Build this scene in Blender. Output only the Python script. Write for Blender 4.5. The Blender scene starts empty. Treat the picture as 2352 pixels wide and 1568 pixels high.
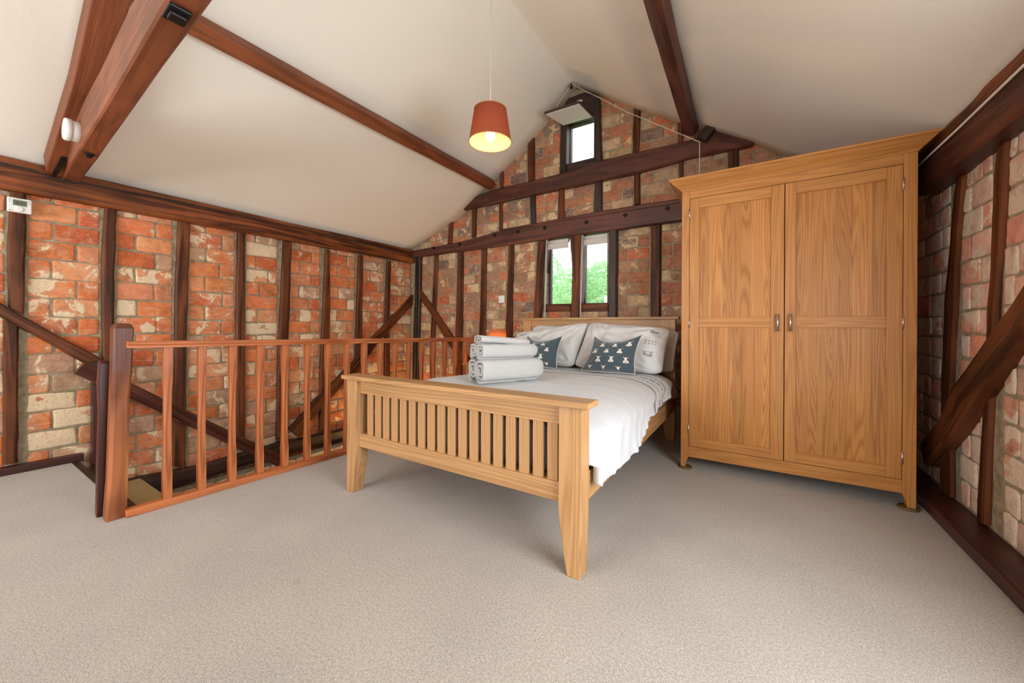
import bpy, math, random
from mathutils import Vector, Matrix, noise
PI = math.pi
# ------------------------------------------------------------------ camera
F, CX, CY = 870.0, 1176.0, 752.4
YAW, ROLL, EYE = math.radians(32.5), math.radians(0.31), 1.0
_c, _s, _cr, _sr = math.cos(YAW), math.sin(YAW), math.cos(ROLL), math.sin(ROLL)
RV = Vector((_cr*_c, _cr*_s, _sr)); UV = Vector((-_sr*_c, -_sr*_s, _cr)); FV = Vector((-_s, _c, 0))
EYEV = Vector((0, 0, EYE))
scene = bpy.context.scene
COL = scene.collection
cam = bpy.data.cameras.new('camera'); cam_o = bpy.data.objects.new('camera', cam); COL.objects.link(cam_o)
cam.sensor_width = 36.0; cam.lens = 36.0*F/2352.0
cam.shift_y = -(784.0-CY)/2352.0
cam.clip_start = 0.02
M = Matrix((RV, UV, -FV)).transposed().to_4x4(); M.translation = EYEV
cam_o.matrix_world = M
scene.camera = cam_o
# ------------------------------------------------------------------ world, daylight, exposure
w = bpy.data.worlds.new('overcast_sky'); scene.world = w; w.use_nodes = True
bg = w.node_tree.nodes['Background']; bg.inputs[0].default_value = (0.93, 0.97, 1.0, 1); bg.inputs[1].default_value = 2.6
def area(name, loc, rot, sx, sy, power, col):
    l = bpy.data.lights.new(name, 'AREA'); l.shape = 'RECTANGLE'; l.size = sx; l.size_y = sy; l.energy = power; l.color = col
    o = bpy.data.objects.new(name, l); o.location = loc; o.rotation_euler = rot; COL.objects.link(o); return o
area('added_back_window_fill', (-2.4, -2.72, 1.35), (PI/2, 0, 0), 2.6, 1.3, 120, (0.94, 0.97, 1.0))  # added behind the camera to fill the room and the right ceiling slope
area('daylight_side_window', (1.14, 0.70, 1.10), (PI/2, 0, PI/2), 1.6, 1.2, 78, (0.94, 0.97, 1.0))
vs = scene.view_settings
vs.view_transform = 'Standard'; vs.look = 'None'; vs.gamma = 1.0; vs.use_curve_mapping = False
vs.exposure = 0.2
scene.cycles.use_denoising = True
scene.cycles.max_bounces = 8; scene.cycles.diffuse_bounces = 5
scene.cycles.sample_clamp_indirect = 6.0

# ------------------------------------------------------------------ helpers
def at(px, py, ax, val):
    """the point of a wall / floor plane that the photograph shows at a pixel"""
    d = RV*((px-CX)/F) + UV*(-(py-CY)/F) + FV
    i = 'XYZ'.index(ax); t = (val-EYEV[i])/d[i]
    return EYEV + d*t
def lin(r, g, b):
    f = lambda c: (c/255/12.92 if c/255 <= 0.04045 else ((c/255+0.055)/1.055)**2.4)
    return (f(r), f(g), f(b), 1.0)
def nz(a, b=0.0, c=0.0): return noise.noise(Vector((a, b, c)))
def lerp(a, b, t): return a+(b-a)*t
def sstep(a, b, x):
    t = min(1, max(0, (x-a)/(b-a))); return t*t*(3-2*t)
R = random.Random(7)

class MB:
    def __init__(s): s.v = []; s.f = []; s.g = []; s.c = []; s.mi = []; s.sm = []
    def add(s, vs_, fs, gr=None, col=None, mi=0, smooth=False):
        b = len(s.v); s.v.extend(tuple(p) for p in vs_)
        s.g.extend([tuple(q) for q in (gr or vs_)])
        s.c.extend([col or (1, 1, 1, 0)]*len(vs_))
        for f in fs: s.f.append(tuple(b+i for i in f)); s.mi.append(mi); s.sm.append(smooth)
    def box(s, x0, x1, y0, y1, z0, z1, grain='x', mi=0):
        vs_ = [(x, y, z) for z in (z0, z1) for y in (y0, y1) for x in (x0, x1)]
        o = (R.uniform(0, 50), R.uniform(0, 50), R.uniform(0, 50))
        pm = {'x': (0, 1, 2), 'y': (1, 0, 2), 'z': (2, 0, 1)}[grain]
        gr = [tuple(p[pm[i]]+o[i] for i in range(3)) for p in vs_]
        s.add(vs_, [(0, 2, 3, 1), (4, 5, 7, 6), (0, 1, 5, 4), (2, 6, 7, 3), (0, 4, 6, 2), (1, 3, 7, 5)], gr, mi=mi)
    def loft(s, rings, grs=None, cap=True, smooth=True, mi=0, closed=True):
        n = len(rings[0]); vs_ = [p for r in rings for p in r]; gr = [p for r in grs for p in r] if grs else None
        fs = []
        for i in range(len(rings)-1):
            for j in range(n if closed else n-1):
                k = (j+1) % n
                fs.append((i*n+j, i*n+k, (i+1)*n+k, (i+1)*n+j))
        b = len(rings)-1
        s.add(vs_, fs, gr, mi=mi, smooth=smooth)
        if cap:
            o = len(s.v)-len(vs_)
            s.f.append(tuple(o+j for j in reversed(range(n)))); s.mi.append(mi); s.sm.append(False)
            s.f.append(tuple(o+b*n+j for j in range(n))); s.mi.append(mi); s.sm.append(False)
    def tube(s, pts, r, n=8, mi=0, smooth=True):
        rings = []
        for i, p in enumerate(pts):
            p = Vector(p); a = Vector(pts[max(0, i-1)]); b = Vector(pts[min(len(pts)-1, i+1)])
            t = (b-a).normalized(); u = t.orthogonal().normalized() if i == 0 else (u-t*u.dot(t)).normalized()
            q = t.cross(u); rr = r[i] if isinstance(r, (list, tuple)) else r
            rings.append([p+u*math.cos(k*2*PI/n)*rr+q*math.sin(k*2*PI/n)*rr for k in range(n)])
        s.loft(rings, smooth=smooth, mi=mi)
    def lathe(s, prof, c=(0, 0, 0), n=32, axis='z', mi=0, cap=True):
        rings = []
        for r_, h in prof:
            ring = []
            for k in range(n):
                a = k*2*PI/n; x, y = r_*math.cos(a), r_*math.sin(a)
                p = {'z': (x, y, h), 'y': (x, -h, y), 'x': (h, x, y)}[axis]
                ring.append((c[0]+p[0], c[1]+p[1], c[2]+p[2]))
            rings.append(ring)
        s.loft(rings, cap=cap, mi=mi)
    def build(s, name, mats, parent=None, bev=0.0, fix=True):
        me = bpy.data.meshes.new(name); me.from_pydata(s.v, [], s.f)
        for m in (mats if isinstance(mats, (list, tuple)) else [mats]): me.materials.append(m)
        me.polygons.foreach_set('material_index', s.mi); me.polygons.foreach_set('use_smooth', s.sm)
        a = me.attributes.new('gr', 'FLOAT_VECTOR', 'POINT'); a.data.foreach_set('vector', [x for g in s.g for x in g])
        a = me.attributes.new('bc', 'FLOAT_COLOR', 'POINT'); a.data.foreach_set('color', [x for g in s.c for x in g])
        if fix:
            import bmesh
            bm = bmesh.new(); bm.from_mesh(me); bmesh.ops.recalc_face_normals(bm, faces=bm.faces); bm.to_mesh(me); bm.free()
        me.update()
        o = bpy.data.objects.new(name, me); COL.objects.link(o)
        if parent: attach(o, parent)
        if bev:
            md = o.modifiers.new('bevel', 'BEVEL'); md.width = bev; md.segments = 2; md.limit_method = 'ANGLE'; md.angle_limit = 0.6
            md.harden_normals = False
        return o
def attach(o, parent):
    mw = Matrix.Translation(parent.location)
    p = parent.parent
    while p: mw = Matrix.Translation(p.location) @ mw if False else mw; p = p.parent
    o.parent = parent; o.matrix_parent_inverse = mw.inverted() if parent.type == 'EMPTY' else Matrix.Translation(-WORLD(parent))
def WORLD(o): return Vector(o.location)
def tag(o, label=None, cat=None, group=None, kind=None):
    for k, v in (('label', label), ('category', cat), ('group', group), ('kind', kind)):
        if v: o[k] = v
    return o
def thing(name, label, cat, loc, group=None):
    o = bpy.data.objects.new(name, None); o.location = loc; o.empty_display_size = 0.1; COL.objects.link(o)
    return tag(o, label, cat, group)
def copy_part(o, parent, off):
    c = o.copy(); COL.objects.link(c); c.parent = parent; c.matrix_parent_inverse = o.matrix_parent_inverse.copy()
    c.location = o.location + Vector(off); return c

# ------------------------------------------------------------------ materials
class NT:
    def __init__(s, name):
        s.m = bpy.data.materials.new(name); s.m.use_nodes = True; s.t = s.m.node_tree; s.t.nodes.clear()
        s.out = s.n('ShaderNodeOutputMaterial')
    def n(s, t, **kw):
        o = s.t.nodes.new(t)
        for k, v in kw.items(): setattr(o, k, v)
        return o
    def l(s, a, b): s.t.links.new(a, b)
    def put(s, sock, v):
        if hasattr(v, 'is_linked') or isinstance(v, bpy.types.NodeSocket): s.l(v, sock)
        else: sock.default_value = v
    def math(s, op, a, b=0.0, c=None, clamp=False):
        o = s.n('ShaderNodeMath', operation=op, use_clamp=clamp); s.put(o.inputs[0], a); s.put(o.inputs[1], b)
        if c is not None: s.put(o.inputs[2], c)
        return o.outputs[0]
    def vmath(s, op, a, b):
        o = s.n('ShaderNodeVectorMath', operation=op); s.put(o.inputs[0], a); s.put(o.inputs[1], b); return o.outputs[0]
    def noise(s, vec, scale, detail=3, rough=0.55, dist=0.0):
        o = s.n('ShaderNodeTexNoise'); s.put(o.inputs['Vector'], vec); o.inputs['Scale'].default_value = scale
        o.inputs['Detail'].default_value = detail; o.inputs['Roughness'].default_value = rough; o.inputs['Distortion'].default_value = dist
        return o.outputs['Fac']
    def ramp(s, fac, stops):
        o = s.n('ShaderNodeValToRGB'); s.put(o.inputs[0], fac); e = o.color_ramp.elements
        while len(e) < len(stops): e.new(0.5)
        for i, (p, c) in enumerate(stops): e[i].position = p; e[i].color = c if isinstance(c, tuple) else (c, c, c, 1)
        return o.outputs[0]
    def maprange(s, x, a, b, c=0.0, d=1.0, smooth=True):
        o = s.n('ShaderNodeMapRange'); o.interpolation_type = 'SMOOTHSTEP' if smooth else 'LINEAR'
        s.put(o.inputs[0], x)
        for i, v in enumerate((a, b, c, d)): o.inputs[i+1].default_value = v
        return o.outputs[0]
    def mix(s, f, a, b, mode='MIX'):
        o = s.n('ShaderNodeMix', data_type='RGBA', blend_type=mode); s.put(o.inputs[0], f); s.put(o.inputs[6], a); s.put(o.inputs[7], b); return o.outputs[2]
    def attr(s, name): return s.n('ShaderNodeAttribute', attribute_name=name)
    def bsdf(s, col, rough=0.6, bump=None, bs=0.2, bd=0.01, spec=0.5, metal=0.0, sheen=0.0):
        b = s.n('ShaderNodeBsdfPrincipled'); s.put(b.inputs['Base Color'], col); s.put(b.inputs['Roughness'], rough)
        b.inputs['Specular IOR Level'].default_value = spec; b.inputs['Metallic'].default_value = metal
        if sheen: b.inputs['Sheen Weight'].default_value = sheen
        if bump is not None:
            u = s.n('ShaderNodeBump'); u.inputs['Strength'].default_value = bs; u.inputs['Distance'].default_value = bd
            s.put(u.inputs['Height'], bump); s.l(u.outputs[0], b.inputs['Normal'])
        s.l(b.outputs[0], s.out.inputs[0]); return b

def plain(name, col, rough=0.5, metal=0.0, spec=0.5, nscale=40, namt=0.06, bump=0.0):
    t = NT(name); co = t.n('ShaderNodeTexCoord').outputs['Object']
    n = t.noise(co, nscale, 3)
    c = t.mix(1.0, col, t.ramp(n, [(0.3, 1-namt), (0.7, 1.0)]), 'MULTIPLY')
    t.bsdf(c, rough, n if bump else None, bump, 0.003, spec, metal); return t.m

def wood(name, dark, light, ring=55.0, worn=0, fd=3, contrast=0.6, rough=0.45, stave=0.0, cross=7.0, along=0.7, spec=0.4, patch=0.25, knots=False, bump=0.15):
    t = NT(name); g = t.attr('gr').outputs['Vector']
    sep = t.n('ShaderNodeSeparateXYZ'); t.l(g, sep.inputs[0]); x, y, z = sep.outputs
    tone = 0.5
    if stave:
        k = t.math('FLOOR', t.math('DIVIDE', y, stave))
        wn = t.n('ShaderNodeTexWhiteNoise', noise_dimensions='1D'); t.l(k, wn.inputs['W']); tone = wn.outputs['Value']
        x = t.math('ADD', x, t.math('MULTIPLY', tone, 37.0)); z = t.math('ADD', z, t.math('MULTIPLY', tone, 11.0))
    cb = t.n('ShaderNodeCombineXYZ'); t.l(t.math('MULTIPLY', x, along), cb.inputs[0]); t.l(t.math('MULTIPLY', y, cross), cb.inputs[1]); t.l(t.math('MULTIPLY', z, cross), cb.inputs[2])
    n1 = t.noise(cb.outputs[0], 1.0, fd, 0.45, 0.4)
    rings = t.math('SINE', t.math('MULTIPLY', n1, ring))
    rings = t.math('MULTIPLY_ADD', rings, 0.5, 0.5)
    cf = t.n('ShaderNodeCombineXYZ'); t.l(t.math('MULTIPLY', x, 4.0), cf.inputs[0]); t.l(t.math('MULTIPLY', y, 160.0), cf.inputs[1]); t.l(t.math('MULTIPLY', z, 160.0), cf.inputs[2])
    fine = t.noise(cf.outputs[0], 1.0, 2, 0.6)
    f = t.math('ADD', t.math('MULTIPLY', t.math('POWER', rings, 1.6), 0.62), t.math('MULTIPLY', fine, 0.5))
    f = t.math('MULTIPLY_ADD', t.math('SUBTRACT', f, 0.5), contrast, 0.5, clamp=True)
    col = t.mix(f, light, dark)
    big = t.noise(g, 2.3, 3)
    col = t.mix(1.0, col, t.ramp(big, [(0.3, 1-patch), (0.7, 1.0)]), 'MULTIPLY')
    if worn: col = t.mix(t.maprange(t.math('ADD', x, t.math('MULTIPLY', big, .4)), .75, 1.0), col, lin(100, 58, 42))
    if stave: col = t.mix(1.0, col, t.ramp(tone, [(0.0, 0.82), (1.0, 1.08)]), 'MULTIPLY')
    t.bsdf(col, t.math('MULTIPLY_ADD', fine, 0.15, rough-0.07), f, bump, 0.002, spec); return t.m

OAK_W = wood('honey_oak', lin(158, 98, 45), lin(200, 141, 76), ring=110, along=.35, cross=9, contrast=0.65, fd=2, rough=0.42, patch=0.1)
OAK_P = wood('honey_oak_staves', lin(160, 97, 40), lin(201, 142, 76), ring=150, contrast=0.85, fd=2, rough=0.42, stave=0.082, cross=9.0, along=.42, patch=0.08)
OAK_B = wood('pale_oak', lin(156, 112, 66), lin(200, 157, 108), ring=100, along=.35, cross=9, fd=2, contrast=0.7, rough=0.45, patch=0.1)
PINE = wood('orange_stained_pine', lin(150, 78, 40), lin(210, 128, 78), ring=45, contrast=0.9, rough=0.35, patch=0.25)
NEWEL = wood('red_stained_newel', lin(118, 64, 38), lin(200, 124, 80), ring=26, worn=1, bump=.5, spec=.2, contrast=0.8, rough=0.33, patch=0.45)
BEAM = wood('red_brown_beam', lin(104, 54, 30), lin(158, 90, 56), ring=40, contrast=0.7, rough=0.5, patch=0.35, cross=9)
STUD = wood('dark_stained_stud', lin(52, 25, 13), lin(134, 76, 42), ring=22, contrast=0.9, spec=0.2, rough=0.5, patch=0.6, cross=14, bump=0.5)
GBEAM = wood('dark_red_beam', lin(54, 26, 18), lin(118, 66, 50), ring=24, contrast=0.7, rough=0.42, patch=0.5, cross=10, bump=0.4)
PLATE = wood('weathered_wall_plate', lin(60, 27, 13), lin(172, 96, 50), ring=20, contrast=1.0, spec=0.25, rough=0.5, patch=0.6, cross=12, bump=0.5)
DARKW = wood('near_black_timber', lin(32, 21, 17), lin(82, 55, 43), ring=24, contrast=0.7, rough=0.5, patch=0.5, cross=12, bump=0.5)
SILLW = wood('mahogany_skirting', lin(48, 20, 16), lin(88, 42, 32), ring=20, contrast=0.7, rough=0.4, patch=0.4)
IRON = plain('black_iron', lin(30, 28, 27), 0.45, 0.5, nscale=60, namt=0.4, bump=0.3)
CHROME = plain('brushed_nickel', lin(205, 205, 205), 0.28, 1.0, namt=0.04)
WHITE_PL = plain('white_plastic', lin(228, 226, 220), 0.4)
CORD = plain('white_cord', lin(205, 198, 186), 0.8)
DARKCORD = plain('dark_cable', lin(40, 30, 28), 0.5)
BROWN_CUP = plain('brown_cup', lin(110, 84, 52), 0.4)
PIPING = plain('pale_piping', lin(216, 208, 196), 0.8)

def ceiling_mat():
    t = NT('warm_white_plaster'); co = t.n('ShaderNodeTexCoord').outputs['Object']
    big = t.noise(co, 1.3, 4); fine = t.noise(co, 90, 3)
    c = t.mix(1.0, lin(234, 228, 215), t.ramp(big, [(0.3, 0.975), (0.7, 1.0)]), 'MULTIPLY')
    h = t.math('MULTIPLY_ADD', t.noise(co, 5, 3), 4.0, fine)
    t.bsdf(c, 0.85, h, 0.15, 0.004, 0.2); return t.m
CEIL = ceiling_mat()
def carpet_mat():
    t = NT('oatmeal_loop_carpet'); co = t.n('ShaderNodeTexCoord').outputs['Object']
    f1 = t.noise(co, 290, 2, 0.8); f2 = t.noise(co, 105, 3, 0.7); big = t.noise(co, 2.2, 3)
    f = t.math('ADD', t.math('MULTIPLY', f1, 0.7), t.math('MULTIPLY', f2, 0.3))
    c = t.ramp(f, [(0.32, lin(112, 106, 98)), (0.5, lin(168, 160, 149)), (0.68, lin(208, 201, 191))])
    c = t.mix(1.0, c, t.ramp(big, [(0.35, 0.9), (0.65, 1.0)]), 'MULTIPLY')
    st = t.maprange(t.noise(co, 5.5, 2), 0.72, 0.78); c = t.mix(t.math('MULTIPLY', st, 0.18), c, lin(120, 104, 90))
    t.bsdf(c, 0.95, f, 0.55, 0.004, 0.1, sheen=0.2); return t.m
CARPET = carpet_mat()
def brick_mat(name, cream, lime=1.0, rough=0.85):
    t = NT(name); co = t.n('ShaderNodeTexCoord').outputs['Object']; a = t.attr('bc')
    off = t.vmath('ADD', co, t.vmath('SCALE', a.outputs['Color'], (0, 0, 0)))
    n1 = t.noise(co, 14, 6, 0.65, 0.3); n2 = t.noise(co, 60, 4, 0.7); n3 = t.noise(co, 7.5, 5, 0.62, 0.6)
    ms = t.n('ShaderNodeMapping'); t.l(co, ms.inputs[0]); ms.inputs['Scale'].default_value = (9, 9, 55); streak = t.noise(ms.outputs[0], 1.0, 5, 0.75, 0.3)
    c = t.mix(1.0, a.outputs['Color'], t.ramp(n1, [(0.28, 0.62), (0.5, 1.0), (0.72, 1.22)]), 'MULTIPLY')
    v = t.math('ADD', t.math('ADD', n3, t.math('MULTIPLY', n2, 0.14)), a.outputs['Alpha'])
    m = t.maprange(v, 0.655, 0.69); hz = t.maprange(v, 0.50, 0.72)
    c = t.mix(t.math('MULTIPLY', hz, 0.34*lime), c, lin(206, 182, 156))
    c = t.mix(t.math('MULTIPLY', t.maprange(streak, 0.52, 0.70), 0.55*lime), c, lin(214, 184, 156))
    c = t.mix(t.math('MULTIPLY', t.maprange(t.noise(co, 120, 2, 0.7), 0.60, 0.70), 0.5*lime), c, lin(220, 196, 168))
    cr = t.mix(1.0, cream, t.ramp(n2, [(0.3, 0.78), (0.7, 1.05)]), 'MULTIPLY')
    c = t.mix(t.math('MULTIPLY', m, 0.95), c, cr)
    spots = t.maprange(t.noise(co, 34, 3, 0.6), 0.70, 0.75); c = t.mix(t.math('MULTIPLY', spots, 0.55), c, lin(60, 40, 32))
    h = t.math('ADD', t.math('ADD', n2, t.math('MULTIPLY', n1, 1.5)), t.math('MULTIPLY', m, 0.35))
    t.bsdf(c, rough, h, 0.55, 0.006, 0.25); return t.m
BRICK_L = brick_mat('limewashed_orange_brick', lin(232, 208, 172))
BRICK_G = brick_mat('aged_brown_brick', lin(214, 184, 140), 0.8)
BRICK_R = brick_mat('pale_pink_brick', lin(222, 200, 176), 1.1)
def mortar_mat():
    t = NT('grey_lime_mortar'); co = t.n('ShaderNodeTexCoord').outputs['Object']
    n = t.noise(co, 22, 5, 0.65); f = t.noise(co, 160, 3)
    c = t.ramp(n, [(0.3, lin(122, 110, 88)), (0.7, lin(172, 157, 130))])
    t.bsdf(c, 0.95, t.math('ADD', n, t.math('MULTIPLY', f, 0.4)), 0.8, 0.008, 0.1); return t.m
MORTAR = mortar_mat()
def cloth_mat(name, col, bump=0.15, scale=300, rough=0.9, sheen=0.2):
    t = NT(name); co = t.n('ShaderNodeTexCoord').outputs['Object']
    f = t.noise(co, scale, 2, 0.7)
    c = t.mix(1.0, col, t.ramp(f, [(0.3, 0.93), (0.7, 1.0)]), 'MULTIPLY')
    t.bsdf(c, rough, f, bump, 0.002, 0.15, sheen=sheen); return t.m
LINEN = cloth_mat('white_cotton', lin(200, 199, 197))
CREAM_SHADED = cloth_mat('cream_sheet_shaded', lin(172, 128, 92))  # cream sheet; the warm shade beside the wardrobe is put into its colour
TOWEL = cloth_mat('white_terry', lin(190, 190, 188), 1.0, 220, 0.95, 0.4)
MATTR = cloth_mat('grey_mattress_ticking', lin(118, 108, 112))
VELVET = cloth_mat('slate_velvet', lin(66, 80, 86), 0.3, 120, 0.7, 0.8)
BEE = cloth_mat('cream_embroidery', lin(238, 230, 220), 0.4)
BEED = cloth_mat('taupe_embroidery', lin(160, 146, 134), 0.4)
STAIRC = cloth_mat('mustard_stair_carpet', lin(176, 150, 96), 0.8, 120)
def stripe_cloth(name, base, fn):
    """cotton with woven bands; gr.x runs along a band and gr.y across them"""
    t = NT(name); g = t.attr('gr').outputs['Vector']; sep = t.n('ShaderNodeSeparateXYZ'); t.l(g, sep.inputs[0])
    co = t.n('ShaderNodeTexCoord').outputs['Object']
    c = base
    for (y0, y1, x0, x1, dash, duty, ink, amt) in fn:
        m = t.math('MULTIPLY', t.math('GREATER_THAN', sep.outputs[1], y0), t.math('LESS_THAN', sep.outputs[1], y1))
        m = t.math('MULTIPLY', m, t.math('MULTIPLY', t.math('GREATER_THAN', sep.outputs[0], x0), t.math('LESS_THAN', sep.outputs[0], x1)))
        if dash:
            fr = t.math('FRACT', t.math('DIVIDE', sep.outputs[0], dash)); m = t.math('MULTIPLY', m, t.math('LESS_THAN', fr, duty))
        c = t.mix(t.math('MULTIPLY', m, amt), c, ink)
    f = t.noise(co, 300, 2, 0.7); wr = t.noise(co, 16, 3)
    t.bsdf(c, 0.9, t.math('MULTIPLY_ADD', wr, 1.5, f), 0.12, 0.004, 0.15, sheen=0.2); return t.m
INK = lin(52, 54, 62); INK2 = lin(120, 124, 134)
bands = []
for y0, th, d, du, ik, am in ((2.80, .032, .013, .70, INK, 1.0), (2.915, .013, .03, .6, INK2, .95), (2.945, .013, .03, .6, INK2, .95), (3.03, .018, .06, .78, INK, .95),
                              (3.115, .032, .013, .70, INK, 1.0), (3.21, .010, .03, .6, INK2, .9), (3.29, .012, .09, .8, INK, .9)):
    bands.append((y0, y0+th, -9, 9, d, du, ik, am))
DUVETM = stripe_cloth('white_cotton_with_woven_bands', lin(200, 203, 206), bands)
pb = [(.60, .70, .62, .80, .026, .62, INK, .9), (.20, .26, .56, .80, .07, .5, INK2, .75), (.10, .16, .56, .80, .07, .5, INK2, .75), (-.22, -.20, .52, .80, 0, 0, INK2, .8), (-.34, -.22, .52, .80, .14, .5, INK2, .55), (-.40, -.30, .58, .76, 0, 0, INK, .45)]
PILLOWM = stripe_cloth('pillow_cotton_with_woven_bands', lin(203, 202, 199), pb)
pb2 = [(a, b, -.80 if c < .6 else -.80, -.58, e, f_, g_, h) for (a, b, c, d, e, f_, g_, h) in pb]
PILLOWM2 = stripe_cloth('pillow_cotton_with_side_bands', lin(203, 202, 199), pb2)
def glass_mat():
    t = NT('window_glass'); g = t.n('ShaderNodeBsdfGlossy'); g.inputs['Roughness'].default_value = 0.02
    tr = t.n('ShaderNodeBsdfTransparent'); tr.inputs[0].default_value = (0.95, 0.97, 0.96, 1)
    mx = t.n('ShaderNodeMixShader'); mx.inputs[0].default_value = 0.06; t.l(tr.outputs[0], mx.inputs[1]); t.l(g.outputs[0], mx.inputs[2]); t.l(mx.outputs[0], t.out.inputs[0]); return t.m
GLASS = glass_mat()
def shade_mat(name, col, trans, amt):
    t = NT(name); co = t.n('ShaderNodeTexCoord').outputs['Object']; n = t.noise(co, 180, 2)
    c = t.mix(1.0, col, t.ramp(n, [(0.3, 0.88), (0.7, 1.0)]), 'MULTIPLY')
    d = t.n('ShaderNodeBsdfDiffuse'); t.l(c, d.inputs[0]); r = t.n('ShaderNodeBsdfTranslucent'); r.inputs[0].default_value = trans
    mx = t.n('ShaderNodeMixShader'); mx.inputs[0].default_value = amt; t.l(d.outputs[0], mx.inputs[1]); t.l(r.outputs[0], mx.inputs[2]); t.l(mx.outputs[0], t.out.inputs[0]); return t.m
SHADE = shade_mat('terracotta_lampshade_fabric', lin(140, 80, 68), lin(224, 146, 98), 0.36)
LINING = shade_mat('cream_shade_lining', lin(232, 208, 158), lin(236, 190, 130), 0.25)
SHADE2 = shade_mat('orange_lampshade_fabric', lin(220, 140, 94), lin(252, 196, 130), 0.45)
def emit(name, col, st):
    t = NT(name); e = t.n('ShaderNodeEmission'); e.inputs[0].default_value = col; e.inputs[1].default_value = st; t.l(e.outputs[0], t.out.inputs[0]); return t.m
BULB = emit('lit_bulb', (1.0, 0.93, 0.82, 1), 6.0)
def leaf_mat():
    t = NT('green_leaves'); co = t.n('ShaderNodeTexCoord').outputs['Object']; n = t.noise(co, 3, 4)
    c = t.ramp(n, [(0.3, lin(150, 202, 138)), (0.7, lin(212, 240, 200))])
    d = t.n('ShaderNodeBsdfDiffuse'); t.l(c, d.inputs[0]); r = t.n('ShaderNodeBsdfTranslucent'); t.l(c, r.inputs[0])
    mx = t.n('ShaderNodeMixShader'); mx.inputs[0].default_value = 0.5; t.l(d.outputs[0], mx.inputs[1]); t.l(r.outputs[0], mx.inputs[2]); t.l(mx.outputs[0], t.out.inputs[0]); return t.m
LEAF = leaf_mat()

# ------------------------------------------------------------------ the shell
XL, YG, XR, YB = -4.25, 3.90, 0.95, -2.60          # brick faces of the left wall, the gable, the right wall; the wall behind
XLT, YGT, XRT = -4.215, 3.87, 0.93                 # faces of their timbers
OPEN_Y0, OPEN_X1 = 0.62, -2.80                     # stair opening in the floor
def struct(o): return tag(o, kind='structure')
# floor: an L round the stair opening, with a thickness
m = MB()
m.box(XL, XR+.1, YB-.1, OPEN_Y0, -.22, 0); m.box(OPEN_X1, XR+.1, OPEN_Y0, YG+.1, -.22, 0)
struct(m.build('floor', CARPET))
# ceiling: a swept gable outline, with a slight sag in each slope and a rounded ridge
prof = [(-4.32, 2.075), (-4.25, 2.128)] + [tuple(at(x, y, 'Y', 3.86)[i] for i in (0, 2)) for x, y in
        ((1050, 500), (1135, 411), (1190, 353), (1250, 286), (1300, 226))] + [(-1.70, 3.63), (-1.63, 3.63)] + \
       [tuple(at(x, y, 'Y', 3.86)[i] for i in (0, 2)) for x, y in ((1380, 219), (1460, 249), (1570, 284), (1640, 303), (1730, 329), (1790, 352))] + [(0.86, 2.075), (1.0, 1.99)]
m = MB(); ys = [YB-.1+(YG+.2-YB)*i/24 for i in range(25)]
vs_ = []; fs = []
n = len(prof)
for y in ys:
    for i, (x, z) in enumerate(prof): vs_.append((x, y, z+(0.004*nz(x*1.1, y*1.1, 3) if 0 < i < n-1 else 0)))
for i in range(len(ys)-1):
    for j in range(n-1): fs.append((i*n+j, i*n+j+1, (i+1)*n+j+1, (i+1)*n+j))
m.add(vs_, fs, smooth=True)
o = struct(m.build('ceiling', CEIL)); md = o.modifiers.new('thick', 'SOLIDIFY'); md.thickness = 0.06; md.offset = 1 if o.data.polygons[0].normal.z > 0 else -1

# brick walls
def brick(mb, u0, u1, v0, v1, mp, col, rng):
    j = 0.006
    cs = [(u0+rng.uniform(-j, j)*.5, v0+rng.uniform(-j, j)), (u1+rng.uniform(-j, j)*.5, v0+rng.uniform(-j, j)), (u1+rng.uniform(-j, j)*.5, v1+rng.uniform(-j, j)), (u0+rng.uniform(-j, j)*.5, v1+rng.uniform(-j, j))]
    L = max(u1-u0, .03); Hh = max(v1-v0, .02)
    e1 = min(.3, .006/L); e2 = min(.3, .006/Hh)
    us = [0, e1, e1*2.4, .35, .65, 1-e1*2.4, 1-e1, 1]; vv = [0, e2, e2*2.2, .5, 1-e2*2.2, 1-e2, 1]
    hh = rng.uniform(.003, .0075); tl = rng.uniform(-.004, .004); seed = rng.uniform(0, 99)
    pts = []
    for b, tv in enumerate(vv):
        for a, tu in enumerate(us):
            x = lerp(lerp(cs[0][0], cs[1][0], tu), lerp(cs[3][0], cs[2][0], tu), tv); y = lerp(lerp(cs[0][1], cs[1][1], tu), lerp(cs[3][1], cs[2][1], tu), tv)
            ea = min(a, len(us)-1-a); eb = min(b, len(vv)-1-b); e = min(ea, eb)
            h = (-.003, hh*.72, hh, hh)[min(e, 3)]
            if ea <= 1 and eb <= 1:     # round the corners off
                x += (0.002 if tu < .5 else -.002)*(2-ea); y += (0.002 if tv < .5 else -.002)*(2-eb)
            x += .007*nz(x*20, y*20, seed); y += .007*nz(x*20, y*20, seed+9)
            h += .0025*nz(x*30, y*30, seed+4) + tl*(tu-.5)
            pts.append(mp(x, y, h))
    nn = len(us); fs = [(b*nn+a, b*nn+a+1, (b+1)*nn+a+1, (b+1)*nn+a) for b in range(len(vv)-1) for a in range(nn-1)]
    mb.add(pts, fs, col=col, smooth=True)
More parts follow.
